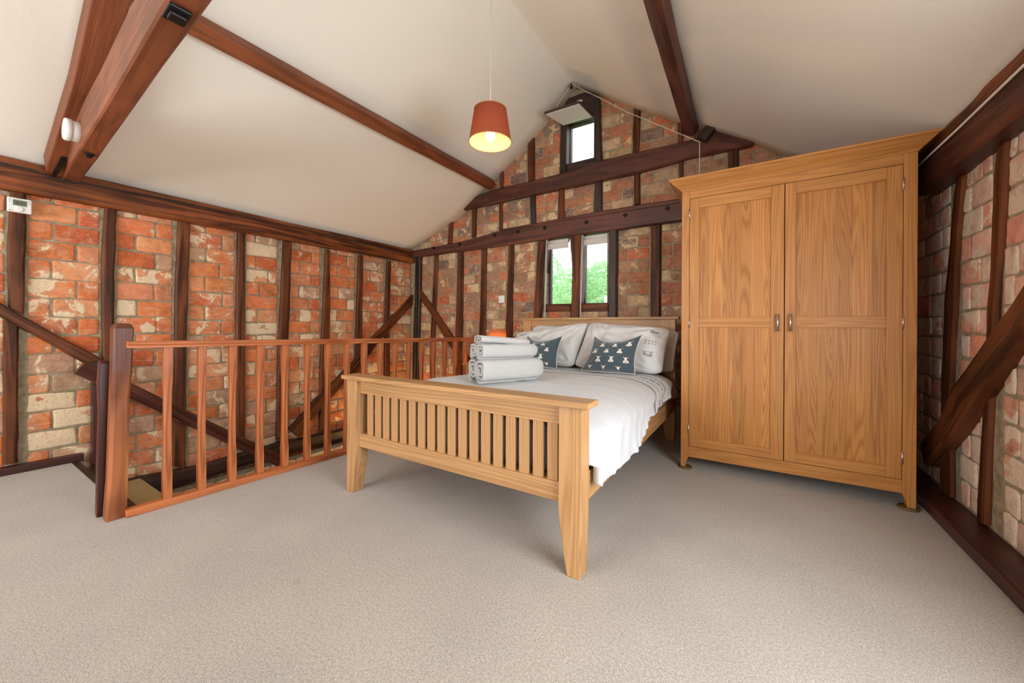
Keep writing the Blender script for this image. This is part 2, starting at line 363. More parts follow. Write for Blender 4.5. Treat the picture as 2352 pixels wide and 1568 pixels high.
def bond(mb, u0, u1, v0, v1, mp, course, full, colour, rng, skip=None, mort=.006):
    row = 0; v = v0
    while v < v1-.02:
        ch = course*rng.uniform(.95, 1.05); top = min(v+ch, v1); u = u0
        flip = row % 2
        wds = []
        rem = u1-u0
        if rem < full*.75: wds = [rem] if rng.random() < .6 else [rem*.5, rem*.5]
        else:
            k = []
            left = rem
            first = full*(.46 if flip else 1.0)*rng.uniform(.92, 1.08)
            if rem < full*1.75 and rng.random() < .88: q = rng.uniform(.29, .36); first = rem*(q if flip else 1-q)
            while left > 0:
                wd = min(first, left); first = full*(1.0 if rem < full*1.75 or (len(k)+flip) % 2 == 0 and not (len(k) == 0) else rng.choice((.48, .52, 1.0)))*rng.uniform(.95, 1.05)
                if left-wd < full*.24: wd = left
                k.append(wd); left -= wd
            wds = k
        for wd in wds:
            a, b = u+mort*.5, u+wd-mort*.5
            if b-a > .02 and top-v > .035 and not (skip and skip(a, b, v, top)): brick(mb, a, b, v+mort*.5, top-mort*.5, mp, colour(rng), rng)
            u += wd
        v += ch; row += 1
def sheet_with_holes(mb, u0, u1, v0, v1, holes, mp, mi=1):
    us = sorted({u0, u1} | {h[i] for h in holes for i in (0, 1)}); vv = sorted({v0, v1} | {h[i] for h in holes for i in (2, 3)})
    for a, b in zip(us, us[1:]):
        for c, d in zip(vv, vv[1:]):
            if any(h[0] <= (a+b)/2 <= h[1] and h[2] <= (c+d)/2 <= h[3] for h in holes): continue
            nu = max(1, int((b-a)/.12)); nv = max(1, int((d-c)/.12)); pts = []; 
            for j in range(nv+1):
                for i in range(nu+1):
                    u = lerp(a, b, i/nu); v = lerp(c, d, j/nv); pts.append(mp(u, v, 0))
            mb.add(pts, [(j*(nu+1)+i, j*(nu+1)+i+1, (j+1)*(nu+1)+i+1, (j+1)*(nu+1)+i) for j in range(nv) for i in range(nu)], mi=mi)
            # outer skin of the wall
            q = [mp(u, v, -.16) for u, v in ((a, c), (b, c), (b, d), (a, d))]; mb.add(q, [(3, 2, 1, 0)], mi=mi)
    for h in holes:     # reveals
        for (p, q) in (((h[0], h[2]), (h[1], h[2])), ((h[1], h[2]), (h[1], h[3])), ((h[1], h[3]), (h[0], h[3])), ((h[0], h[3]), (h[0], h[2]))):
            mb.add([mp(*p, 0), mp(*q, 0), mp(*q, -.16), mp(*p, -.16)], [(0, 1, 2, 3)], mi=mi)
def jit(c, rng, a=.12): 
    k = 1+rng.uniform(-a, a); return tuple(min(1, x*k*(1+rng.uniform(-.05, .05))) for x in c[:3])
def col_left(rng):
    r = rng.random(); c = lin(206, 118, 68) if r < .40 else lin(192, 98, 56) if r < .60 else lin(206, 134, 90) if r < .85 else lin(182, 142, 112)
    return jit(c, rng)+(rng.choice((-.14, -.06, -.03, 0, .02, .05, .09)) if rng.random() < .94 else .2,)
def col_gable(rng):
    r = rng.random(); c = lin(166, 108, 78) if r < .34 else lin(154, 114, 88) if r < .60 else lin(182, 150, 116) if r < .84 else lin(120, 94, 80) if r < .92 else lin(186, 104, 68)
    return jit(c, rng)+(rng.choice((-.16, -.08, -.04, 0, .03, .07)),)
def col_right(rng):
    r = rng.random(); c = lin(216, 168, 148) if r < .4 else lin(206, 176, 158) if r < .7 else lin(206, 136, 112)
    return jit(c, rng)+(rng.choice((0, .04, .08, .12, .16)),)

def ceil_at(x):
    for (a, b), (c, d) in zip(prof, prof[1:]):
        if a <= x <= c: return lerp(b, d, (x-a)/(c-a)), math.atan2(d-b, c-a)
def under(x, y, h):
    z, a = ceil_at(x); a = math.atan2(ceil_at(x+.12)[0]-ceil_at(x-.12)[0], .24)
    return Vector((x+math.sin(a)*h, y, z-math.cos(a)*h))
# ---- timbers drawn on the wall planes: stations run along the timber, each with its two edges
def timber(name, st, ax, val, depth, nrm, mat, label=None, cat='timber stud', group=None, wob=.006, parent=None, seg=7, front=0.0, wobz=.004):
    seed = R.uniform(0, 500); off = (R.uniform(0, 40), R.uniform(0, 40), R.uniform(0, 40))
    P = [(at(*a, ax, val), at(*b, ax, val)) for a, b in st]
    S = []
    for i in range(len(P)-1):
        for k in range(seg): t = k/seg; S.append((P[i][0].lerp(P[i+1][0], t), P[i][1].lerp(P[i+1][1], t)))
    S.append(P[-1]); N = Vector(nrm); rings = []; grs = []; run = 0; prev = None
    for i, (a, b) in enumerate(S):
        mid = (a+b)/2
        if prev is not None: run += (mid-prev).length
        prev = mid
        e = (b-a); wd = e.length; e = e/wd
        wa = wob*(nz(run*5, seed)+.5*nz(run*17, seed)); wb = wob*(nz(run*5, seed+31)+.5*nz(run*17, seed+31)); wf = wobz*nz(run*6, seed+70)+front
        ch = min(.012, wd*.2)
        loc = [(wa, -depth), (wa, wf-ch), (wa+ch, wf), (wd+wb-ch, wf), (wd+wb, wf-ch), (wd+wb, -depth)]
        rings.append([a+e*u+N*h for u, h in loc]); grs.append([(run+off[0], u+off[1], h+off[2]) for u, h in loc])
    mb = MB(); mb.loft(rings, grs, smooth=False)
    o = mb.build(name, mat, parent)
    if label: tag(o, label, cat, group)
    return o
NL, NG, NR = (1, 0, 0), (0, -1, 0), (-1, 0, 0)
def mpL(u, v, h): return (XL+h+.004*nz(u*3, v*3), u, v)
def mpG(u, v, h): return (u, YG-h-.004*nz(u*3, v*3, 5), v)
def mpR(u, v, h): return (XR-h-.004*nz(u*3, v*3, 9), u, v)

# left wall
LST = [  # name of place, stations
 ([((25, 435), (62, 443)), ((16, 591), (60, 595)), ((21, 705), (56, 722))], 'dark stud on the left brick wall with the thermostat screwed to it'),
 ([((8, 735), (44, 750)), ((8, 900), (43, 905)), ((7, 1068), (42, 1062))], 'short dark stud below the left brace, nearest the left edge of the photo'),
 ([((241, 475), (269, 480)), ((233, 623), (264, 625)), ((236, 780), (263, 784)), ((238, 1000), (264, 1000))], 'dark stud rising directly behind the chunky newel post'),
 ([((411, 508), (438, 513)), ((402, 719), (431, 722)), ((398, 1070), (427, 1078))], 'dark stud on the left wall, first one right of the newel post'),
 ([((547, 532), (565, 536)), ((543, 767), (564, 770)), ((546, 1030), (565, 1028))], 'dark stud on the left wall, second one right of the newel post'),
 ([((653, 553), (672, 557)), ((642, 771), (664, 773)), ((635, 1010), (657, 1006))], 'dark stud on the left wall, third one right of the newel post'),
 ([((750, 572), (759, 574)), ((743, 707), (761, 709)), ((734, 918), (754, 908)), ((735, 992), (753, 989))], 'bowed stud on the left wall that the right-hand brace crosses low down'),
 ([((825, 585), (836, 587)), ((819, 771), (833, 772)), ((814, 985), (832, 982))], 'stud on the left wall above the middle of the right-hand brace'),
 ([((891, 598), (900, 600)), ((886, 736), (896, 737)), ((884, 960), (899, 958))], 'slim stud on the left wall next to the corner post'),
]
studY = []
for st, lab in LST:
    timber('wall_stud', st, 'X', XLT, .09, NL, STUD, lab, 'timber stud', 'upright studs of the left wall')
    a = st[len(st)//2]; pts = [at(*p, 'X', XLT).y for s_ in st for p in s_]
    studY.append((sum(at(*s_[0], 'X', XLT).y for s_ in st)/len(st), sum(at(*s_[1], 'X', XLT).y for s_ in st)/len(st)))
timber('wall_brace', [((-420, 454), (-420, 488)), ((-40, 672), (-40, 706)), ((0, 695), (0, 727)), ((120, 762), (114, 789)), ((240, 827), (215, 846))], 'X', XLT+.012, .08, NL, STUD, 'long sloping brace on the left wall running down to the newel post', 'timber brace', None, .004)
timber('wall_brace', [((950, 676), (956, 692)), ((857, 774), (868, 790)), ((815, 828), (828, 846)), ((723, 920), (740, 938)), ((665, 985), (685, 1003))], 'X', XLT+.012, .08, NL, STUD, 'sloping brace on the left wall rising right into the room corner', 'timber brace', None, .005)
m = MB()
segs = [(-2.6, studY[0][0])]; segs.append((studY[0][1], studY[2][0]))
for i in range(2, 8): segs.append((studY[i][1], studY[i+1][0]))
segs.append((studY[8][1], 3.90))
rb = random.Random(3)
for i, (a, b) in enumerate(segs):
    bond(m, a+.010, b-.010, -.42 if b > .7 else 0.0, 1.93, mpL, .134, .262, col_left, rb)
bond(m, .7, .95, -1.35, -.44, mpL, .13, .25, col_left, rb)
sheet_with_holes(m, YB-.1, YG+.05, -2.4, 2.2, [], mpL)
struct(m.build('wall_left', [BRICK_L, MORTAR]))
# long plates on top of the left wall
timber('wall_plate', [((-900, 205), (-900, 264)), ((-260, 325), (-260, 382)), ((0, 374), (0, 430)), ((335, 449), (335, 491)), ((600, 502), (600, 540)), ((957, 588), (957, 605))], 'X', -4.17, .16, NL, PLATE, 'heavy dark wall plate running along the top of the left brick wall', 'timber beam', None, .006, seg=9)
timber('wall_plate', [((-900, 165), (-900, 214)), ((-260, 300), (-260, 332)), ((0, 355), (0, 380)), ((195, 403), (195, 424)), ((560, 487), (560, 500)), ((946, 573), (946, 590))], 'X', -4.20, .12, NL, PLATE, 'thin reddish timber above the left wall plate, against the ceiling', 'timber beam', None, .004, seg=9)
# sill beam in the stairwell, the ledge below it, skirting of the landing
timber('sill_beam', [((255, 1114), (255, 1160)), ((296, 1103), (300, 1150)), ((480, 1066), (480, 1096)), ((640, 1018), (640, 1046)), ((797, 985), (797, 1010)), ((975, 935), (975, 955))], 'X', -4.17, .09, NL, DARKW, 'dark rough sill beam low on the wall inside the stairwell', 'timber beam', None, .008)
m = MB()
def mpLedge(u, v, h): return (-4.10+h, u, v)
m.box(XL+.03, -4.105, .95, YG-.02, -2.4, -.40, mi=1)
bond(m, .97, 3.85, -.75, -.40, mpLedge, .115, .24, lambda r: jit(lin(172, 156, 130), r)+(.12,), rb)
tag(m.build('brick_plinth', [BRICK_L, MORTAR]), 'pale brick ledge under the sill beam inside the stairwell', 'plinth')
m = MB(); m.box(-4.235, -4.175, YB, .665, 0, .052, 'y'); struct(m.build('baseboard_left', SILLW, bev=.006))

# gable wall
win1 = [at(1256, 0, 'Y', YG).x, at(1398, 0, 'Y', YG).x, at(1330, 700, 'Y', YG).z, at(1330, 540, 'Y', YG).z+.02]
win2 = [at(1300, 300, 'Y', YG).x, at(1364, 300, 'Y', YG).x, at(1330, 374, 'Y', YG).z, at(1330, 272, 'Y', YG).z]
GLOW = [
 ([((997, 568), (1007, 566)), ((991, 700), (1000, 700)), ((986, 800), (996, 800)), ((986, 880), (996, 880))], 'slim dark stud on the gable wall, first from the room corner'),
 ([((1051, 562), (1063, 560)), ((1047, 690), (1062, 690)), ((1044, 790), (1060, 790)), ((1044, 900), (1060, 900))], 'dark stud on the gable wall, second from the room corner'),
 ([((1105, 550), (1117, 548)), ((1102, 690), (1115, 690)), ((1098, 800), (1114, 800)), ((1098, 910), (1114, 910))], 'dark stud on the gable wall left of the light switch'),
 ([((1168, 540), (1180, 538)), ((1163, 690), (1176, 690)), ((1157, 790), (1175, 790)), ((1156, 920), (1174, 920))], 'dark stud on the gable wall right of the light switch'),
 ([((1495, 490), (1518, 488)), ((1494, 620), (1517, 620)), ((1494, 740), (1516, 740)), ((1494, 860), (1516, 860))], 'dark stud on the gable wall between the two-light window and the wardrobe'),
]
GMID = [
 ([((1030, 512), (1039, 505)), ((1027, 560), (1037, 558))], 'small dark stud above the gable tie beam, closest to the left ceiling slope'),
 ([((1083, 474), (1093, 472)), ((1082, 545), (1092, 543))], 'small dark stud between gable beams, second from the left ceiling slope'),
 ([((1146, 462), (1153, 460)), ((1146, 530), (1153, 528))], 'very thin dark stud between the two gable beams'),
 ([((1216, 448), (1228, 445)), ((1218, 515), (1230, 512))], 'near-black stud with a pale nail head between the two gable beams'),
 ([((1283, 434), (1294, 430)), ((1281, 505), (1295, 502))], 'reddish stud between the two gable beams, left of the upper window line'),
 ([((1365, 415), (1383, 411)), ((1363, 490), (1382, 487))], 'broad near-black stud between the gable beams under the upper window'),
 ([((1456, 396), (1469, 394)), ((1456, 470), (1469, 467))], 'reddish dark stud between the gable beams, right of the upper window'),
 ([((1559, 373), (1568, 370)), ((1559, 460), (1568, 458))], 'short dark stud just above the wardrobe cornice corner'),
 ([((1673, 344), (1697, 338)), ((1673, 400), (1697, 400))], 'short dark stud behind the wardrobe top near the right ceiling slope'),
]
GTOP = [
 ([((1147, 395), (1155, 385)), ((1147, 432), (1155, 428))], 'tiny dark stud above the collar beam by the left purlin'),
 ([((1212, 318), (1226, 308)), ((1211, 370), (1226, 368)), ((1212, 416), (1227, 413))], 'dark stud above the collar beam, left of the upper window'),
 ([((1455, 245), (1470, 249)), ((1453, 300), (1469, 300)), ((1453, 356), (1467, 352))], 'dark stud above the collar beam, right of the upper window'),
 ([((1556, 276), (1568, 280)), ((1557, 330), (1568, 328))], 'dark stud above the collar beam beside the right purlin'),
]
for L_, grp in ((GLOW, 'lower studs of the gable wall'), (GMID, 'studs between the gable beams'), (GTOP, 'top studs of the gable wall')):
    for st, lab in L_: timber('wall_stud', st, 'Y', YGT, .07, NG, DARKW if 'black' in lab else STUD, lab, 'timber stud', grp, .004, seg=5)
timber('wall_brace', [((958, 655), (954, 672)), ((1000, 715), (990, 724)), ((1040, 774), (1023, 782)), ((1082, 832), (1066, 842)), ((1110, 870), (1094, 880))], 'Y', YGT-.012, .06, NG, STUD, 'sloping brace on the gable wall falling right from the room corner', 'timber brace', None, .004)
# tie beam with square bolt plates
tb = timber('tie_beam', [((944, 576), (944, 592)), ((1056, 555), (1056, 577)), ((1150, 529), (1150, 564)), ((1350, 497), (1350, 536)), ((1563, 463), (1565, 507)), ((1720, 436), (1720, 486))], 'Y', 3.84, .10, NG, GBEAM, 'dark red tie beam across the gable with a row of square bolt plates', 'timber beam', None, .005)
timber('tie_beam', [((1150, 526), (1150, 534)), ((1217, 514), (1217, 530)), ((1384, 483), (1384, 500)), ((1558, 455), (1558, 480)), ((1640, 441), (1640, 466))], 'Y', 3.865, .06, NG, GBEAM, 'thin dark timber lying along the top of the bolted gable beam', 'timber beam', None, .006)
m = MB(); m.loft([[(-.026, 0, 0), (0, 0, -.026), (.026, 0, 0), (0, 0, .026)], [(-.024, -.008, 0), (0, -.008, -.024), (.024, -.008, 0), (0, -.008, .024)]], smooth=False)
m.lathe([(.011, .006), (.011, .016), (.006, .018)], n=6, axis='y')
p0 = None
for px, py in ((997, 569), (1056, 560), (1136, 540), (1190, 532), (1251, 523), (1347, 510), (1436, 494), (1533, 478)):
    loc = at(px, py, 'Y', 3.838)
    if p0 is None: p0 = m.build('bolt_plate', IRON, tb); p0.location = loc; tag(p0, 'black square iron bolt plate')
    else: c = p0.copy(); COL.objects.link(c); c.parent = tb; c.matrix_parent_inverse = p0.matrix_parent_inverse.copy(); c.location = loc
timber('collar_beam', [((1062, 470), (1062, 482)), ((1078, 455), (1078, 478)), ((1138, 433), (1138, 465)), ((1278, 401), (1278, 434)), ((1380, 367), (1380, 412)), ((1467, 347), (1467, 395)), ((1580, 322), (1590, 360)), ((1640, 299), (1640, 350)), ((1700, 312), (1700, 338)), ((1728, 325), (1728, 332))], 'Y', 3.83, .11, NG, GBEAM, 'dark collar beam crossing the gable under the small upper window', 'timber beam', None, .006)
timber('corner_post', [((953, 585), (965, 585)), ((951, 691), (963, 692)), ((947, 771), (960, 771)), ((944, 950), (958, 948))], 'Y', 3.845, .045, NG, DARKW, 'dark corner post where the left wall meets the gable', 'timber post', None, .004)
# bricks of the gable
def skipG(a, b, v, t):
    for h in (win1, win2):
        if b > h[0]-.005 and a < h[1]+.005 and t > h[2]-.005 and v < h[3]+.005: return True
    return False
def gx(px, y=650): return at(px, y, 'Y', YG).x
m = MB(); rb = random.Random(11)
lows = [955, 992, 1000, 1048, 1062, 1102, 1115, 1163, 1176, 1230]
edges = [gx(p) for p in lows]
for a, b in ((955, 991), (1001, 1047), (1062, 1102), (1115, 1163), (1177, 1231), (1416, 1494), (1517, 1600), (1602, 1680), (1682, 1760)):
    bond(m, gx(a)+.008, gx(b)-.008, -.1, 2.12, mpG, .119, .24, col_gable, rb, skipG)
bond(m, gx(1256), gx(1308), .9, 1.2, mpG, .1, .24, col_gable, rb, skipG); bond(m, gx(1337), gx(1396), .9, 1.2, mpG, .1, .24, col_gable, rb, skipG)
for a, b in ((966, 1029), (1038, 1082), (1093, 1146), (1153, 1217), (1229, 1282), (1295, 1364), (1382, 1456), (1469, 1559), (1568, 1673), (1697, 1790)):
    bond(m, gx(a, 480)+.006, gx(b, 480)-.006, 2.10, 2.66, mpG, .112, .22, col_gable, rb)
for a, b in ((1120, 1147), (1155, 1211), (1227, 1290), (1378, 1453), (1469, 1556), (1568, 1650)):
    bond(m, gx(a, 350)+.006, gx(b, 350)-.006, 2.62, 3.6, mpG, .122, .22, col_gable, rb, skipG)
sheet_with_holes(m, XL-.2, XR+.2, -.3, 3.75, [tuple(win1), tuple(win2)], mpG)
struct(m.build('wall_gable', [BRICK_G, MORTAR]))
m = MB(); m.box(XL-.05, XR, YG+.005, YG+.1, -2.4, -.3); struct(m.build('wall_stairwell', MORTAR))

# right wall
XRP = .85
RST = [
 ([((2199, 380), (2212, 385)), ((2189, 444), (2208, 446)), ((2176, 597), (2195, 599)), ((2166, 699), (2190, 701)), ((2160, 895), (2182, 897)), ((2155, 1140), (2184, 1142))], 'dark stud on the right wall close beside the wardrobe'),
 ([((2289, 312), (2311, 312)), ((2281, 406), (2306, 408)), ((2269, 636), (2290, 638)), ((2264, 760), (2284, 760)), ((2258, 860), (2275, 860)), ((2240, 1195), (2262, 1205))], 'dark stud on the right wall nearest the photo edge'),
]
rsY = []
for st, lab in RST:
    timber('wall_stud', st, 'X', XRT, .07, NR, STUD, lab, 'timber stud', 'upright studs of the right wall', .006)
    rsY.append([at(*st[2][0], 'X', XRT).y, at(*st[2][1], 'X', XRT).y])
timber('wall_brace', [((2460, 540), (2460, 650)), ((2352, 648), (2352, 745)), ((2262, 778), (2292, 815)), ((2186, 888), (2222, 935)), ((2150, 965), (2180, 1000)), ((2112, 1015), (2122, 1068))], 'X', XRT-.05, .10, NR, STUD, 'thick sloping brace on the right brick wall beside the wardrobe', 'timber brace', None, .008)
timber('wall_plate', [((2107, 383), (2107, 452)), ((2352, 150), (2352, 250)), ((2900, -372), (2900, -205))], 'X', XRP, .12, NR, GBEAM, 'dark wall plate along the top of the right brick wall', 'timber beam', None, .008, seg=12)
timber('wall_plate', [((2060, 393), (2060, 424)), ((2170, 288), (2170, 322)), ((2352, 104), (2352, 150)), ((2900, -450), (2900, -372))], 'X', XRP-.012, .16, NR, PLATE, 'reddish upper timber above the right wall plate, under the ceiling', 'timber beam', None, .006, seg=12)
m = MB(); m.box(.806, XR+.05, YB, YG-.02, 0, .065, 'y'); tag(m.build('sill_beam', SILLW, bev=.008), 'dark mahogany sill timber on the carpet along the right wall', 'timber beam')
m = MB(); rb = random.Random(23)
WR = (-.10, 1.50, .50, 1.70)          # the window beside the photographer
def skipR(a, b, v, t): return b > WR[0]-.01 and a < WR[1]+.01 and t > WR[2]-.01 and v < WR[3]+.01
for a, b in ((YB, -.15), (-.15, 1.55), (1.55, rsY[1][1]), (rsY[1][0], rsY[0][1]), (rsY[0][0], YG)):
    a, b = min(a, b), max(a, b)
    bond(m, a+.012, b-.012, .07, 1.95, mpR, .128, .27, col_right, rb, skipR)
sheet_with_holes(m, YB-.1, YG+.1, -.3, 2.1, [WR], mpR)
struct(m.build('wall_right', [BRICK_R, MORTAR]))
# wall behind the photographer with a wide window added for fill light
m = MB(); WB = (-3.7, -1.1, .7, 2.0)
sheet_with_holes(m, XL-.1, XR+.1, -.3, 3.8, [WB], lambda u, v, h: (u, YB+h, v), mi=0)
struct(m.build('wall_back', CEIL))
m = MB()
for (a, b, c, d) in ((WB[0], WB[1], WB[2], WB[2]+.06), (WB[0], WB[1], WB[3]-.06, WB[3]), (WB[0], WB[0]+.06, WB[2], WB[3]), (WB[1]-.06, WB[1], WB[2], WB[3]), (-2.43, -2.37, WB[2], WB[3])): m.box(a, b, YB-.06, YB-.01, c, d)
struct(m.build('added_window_3', GBEAM))
m = MB()
for (a, b, c, d) in ((WR[0], WR[1], WR[2], WR[2]+.05), (WR[0], WR[1], WR[3]-.05, WR[3]), (WR[0], WR[0]+.05, WR[2], WR[3]), (WR[1]-.05, WR[1], WR[2], WR[3])): m.box(XR+.03, XR+.08, a, b, c, d)
struct(m.build('window_4', GBEAM))

# ------------------------------------------------------------------ windows of the gable
w1 = bpy.data.objects.new('window_1', None); w1.location = ((win1[0]+win1[1])/2, YG, win1[2]); COL.objects.link(w1); tag(w1, kind='structure')
def frame_bar(name, st, val=YGT-.02, depth=.15, mat=STUD, par=w1, wob=.004): return timber(name, st, 'Y', val, depth, NG, mat, parent=par, wob=wob)
frame_bar('jamb', [((1235, 556), (1254, 552)), ((1230, 640), (1247, 640)), ((1225, 729), (1241, 729)), ((1224, 790), (1240, 790))])
frame_bar('jamb', [((1398, 528), (1417, 524)), ((1397, 640), (1416, 640)), ((1395, 729), (1415, 729)), ((1395, 790), (1415, 790))], mat=DARKW)
frame_bar('mullion', [((1309, 543), (1337, 538)), ((1311, 590), (1335, 588)), ((1313, 640), (1335, 640)), ((1311, 680), (1333, 680)), ((1310, 727), (1329, 727)), ((1310, 790), (1328, 790))], wob=.008)
for a, b, c in ((1252, 1311, 699), (1334, 1398, 698)):
    l, r = at(a, c, 'Y', 3.9), at(b, c, 'Y', 3.9); m = MB(); m.box(l.x, r.x, 3.87, 4.0, l.z-.085, l.z, 'x'); m.build('sill', STUD, w1, bev=.006)
yg = YG+.10
for a, b in ((1254, 1312), (1334, 1398)):
    x0, x1 = at(a, 640, 'Y', YG).x, at(b, 640, 'Y', YG).x; z0, z1 = win1[2], win1[3]
    m = MB(); fw = .022
    for q in ((x0, x1, z0, z0+fw), (x0, x1, z1-fw, z1), (x0, x0+fw, z0, z1), (x1-fw, x1, z0, z1)): m.box(q[0], q[1], yg-.02, yg+.03, q[2], q[3], 'z')
    f = m.build('casement', DARKW, w1, bev=.003)
    m = MB(); m.box(x0+.01, x1-.01, yg, yg+.004, z0+.01, z1-.01); g = m.build('pane', GLASS, w1)
w2 = bpy.data.objects.new('window_2', None); w2.location = ((win2[0]+win2[1])/2, YG, win2[2]); COL.objects.link(w2); tag(w2, kind='structure')
frame_bar('jamb', [((1288, 262), (1301, 262)), ((1286, 330), (1300, 330)), ((1284, 398), (1299, 394))], par=w2, mat=DARKW)
frame_bar('jamb', [((1363, 222), (1376, 224)), ((1364, 300), (1379, 300)), ((1364, 377), (1382, 372))], par=w2, mat=DARKW)
timber('head_board', [((1288, 285), (1290, 248)), ((1300, 278), (1306, 224)), ((1340, 268), (1340, 211)), ((1362, 264), (1366, 217)), ((1375, 262), (1375, 226))], 'Y', YGT-.035, .1, NG, DARKW, parent=w2, wob=.003)
m = MB(); x0, x1, z0, z1 = win2; fw = .03
for q in ((x0, x1, z0, z0+fw*.6), (x0, x1, z1-fw, z1), (x0, x0+fw, z0, z1), (x1-fw*.5, x1, z0, z1)): m.box(q[0], q[1], YG+.06, YG+.12, q[2], q[3], 'z')
m.box(x0-.02, x1+.02, YG-.02, YG+.07, z0-.07, z0+.012, 'x'); m.build('casement', DARKW, w2, bev=.003)
m = MB(); m.box(x0+.01, x1-.01, YG+.085, YG+.089, z0+.01, z1-.01); m.build('pane', GLASS, w2)
# hinged hatch held open above the small window
hl, hr = at(1293, 288, 'Y', 3.82), at(1363, 268, 'Y', 3.82); fl, fr_ = at(1250, 262, 'Y', 3.46), at(1332, 236, 'Y', 3.46)
hat = thing('window_hatch', 'white-faced hatch hinged open above the small gable window', 'window hatch', hl)
def slab(a, b, c, d, th, inset=0.0):
    n_ = (b-a).cross(d-a).normalized(); n_ = n_ if n_.z > 0 else -n_
    ce = (a+b+c+d)/4; q = [p+(ce-p)*inset for p in (a, b, c, d)]
    mm = MB(); mm.loft([q, [p+n_*th for p in q]], [[(p.x, p.y, p.z) for p in q]]*2, smooth=False); return mm, n_
mm, nn = slab(hl, hr, fr_, fl, .022); mm.build('board', DARKW, hat, bev=.002)
mm, nn = slab(hl-nn*.006, hr-nn*.006, fr_-nn*.006, fl-nn*.006, .007, .06); mm.build('white_panel', plain('white_painted_panel', lin(226, 224, 222), .6), hat)
m = MB(); m.tube([at(1337, 229, 'Y', 3.5)+Vector((-.05, 0, 0)), at(1337, 231, 'Y', 3.5)], .012, 6); m.build('catch', CHROME, hat)
# pulley, cords
hk = at(1312, 199, 'X', -1.66)
pul = thing('cord_pulley', 'small iron pulley hanging from the ridge above the hatch', 'pulley', hk)
m = MB(); m.tube([hk+Vector((-.006, 0, .08)), hk+Vector((-.006, -.008, .045)), hk+Vector((0, 0, .03))], .004, 6); m.build('hook', IRON, pul)
m = MB(); m.lathe([(.006, -.012), (.020, -.012), (.022, -.006), (.016, 0), (.022, .006), (.020, .012), (.006, .012)], hk, 16, 'x'); m.build('wheel', IRON, pul)
wallp = at(1607, 326, 'Y', 3.5)
mid = (fl*.62+fr_*.38)+Vector((0, 0, .02))
m = MB(); m.tube([mid+Vector((0, 0, .012)), mid+Vector((0, 0, .03)), hk+Vector((0, 0, .02)), hk+Vector((.012, -.002, .022)), hk.lerp(wallp, .5)+Vector((0, 0, -.012)), wallp, Vector((wallp.x, wallp.y, 2.072))], .0035, 6)
tag(m.build('hatch_cord', CORD), 'white cord running from the open hatch over the pulley to the wardrobe', 'cord')
# roller blinds
for (a, b, y0, y1, lab, cx_) in ((1257, 1308, 549, 561, 'rolled-up blind over the left light of the lower gable window', 1256), (1339, 1398, 533, 546, 'rolled-up blind over the right light of the lower gable window', 1338)):
    l, r = at(a, y0+6, 'Y', 3.90), at(b, y0, 'Y', 3.90)
    bl = thing('roller_blind', lab, 'blind', (l.x, 3.90, l.z), 'roller blinds')
    m = MB(); zz = 1.98; m.lathe([(.004, 0), (.024, 0), (.024, r.x-l.x-.02), (.004, r.x-l.x-.02)], (l.x+.01, 3.905, zz), 16, 'x'); m.build('roll', cloth_mat('blind_fabric', lin(206, 200, 190)), bl)
    m = MB(); m.box(l.x+.012, r.x-.012, 3.895, 3.899, zz-.07, zz); m.box(l.x+.012, r.x-.012, 3.89, 3.903, zz-.082, zz-.07); m.build('fabric', cloth_mat('blind_cloth', lin(198, 192, 182)), bl)
    t0 = at(cx_, y0+4, 'Y', 3.835)
    m = MB()
    for dx in (-.006, .006): m.tube([(t0.x+dx, 3.832, 2.0), (t0.x+dx-.012, 3.832, 1.5), (t0.x+dx*.6-.02, 3.832, 1.08)], .0028, 6)
    m.build('pull_chain', WHITE_PL, bl)

# ------------------------------------------------------------------ roof timbers
def beam(mb, p0, p1, up, w_, h_, seg=14, wob=.004, seed=0, ch=.008):
    p0, p1 = Vector(p0), Vector(p1); t = (p1-p0).normalized(); u = (Vector(up)-t*Vector(up).dot(t)).normalized(); s_ = t.cross(u); L = (p1-p0).length
    rings, grs = [], []; off = R.uniform(0, 30)
    for i in range(seg+1):
        r_ = L*i/seg; c = p0+t*r_
        pts = [(-w_/2, -h_/2+ch), (-w_/2+ch, -h_/2), (w_/2-ch, -h_/2), (w_/2, -h_/2+ch), (w_/2, h_/2-ch), (w_/2-ch, h_/2), (-w_/2+ch, h_/2), (-w_/2, h_/2-ch)]
        pts = [(a+wob*nz(r_*4, a*9, seed), b+wob*nz(r_*4, b*9, seed+20)) for a, b in pts]
        rings.append([c+s_*a+u*b for a, b in pts]); grs.append([(r_+off, a+off, b+off) for a, b in pts])
    mb.loft(rings, grs, smooth=False)
# truss tie beam
A, B = Vector((-4.22, .597, 2.155)), Vector((.92, .345, 2.155))
tr = thing('truss_beam', 'big red-brown roof beam crossing the room at upper left', 'timber beam', A)
m = MB(); beam(m, A, B, (0, 0, 1), .085, .23, seed=4); m.build('beam', BEAM, tr)
def on_beam(px, py): return at(px, py, 'Z', 2.036)
c = on_beam(407, 30); m = MB(); m.box(-.045, .045, -.03, .03, -.012, 0); m.box(-.022, .022, -.022, .022, -.024, -.010); b_ = m.build('bolt_plate', IRON, tr, bev=.004); b_.location = c; b_.rotation_euler = (0, 0, -.05); tag(b_, 'large black iron plate with a square nut')
c = on_beam(205, 354); m = MB(); m.lathe([(.024, 0), (.024, -.008), (.013, -.008), (.013, -.022), (.006, -.024)], n=6); b_ = m.build('bolt', IRON, tr); b_.location = c; tag(b_, 'black hexagonal bolt head')
def yside(x): return .597-.0425+(x+4.22)*(.345-.597)/5.14
p_ = Vector((-3.86, yside(-3.86)-.006, 2.1)); m = MB()
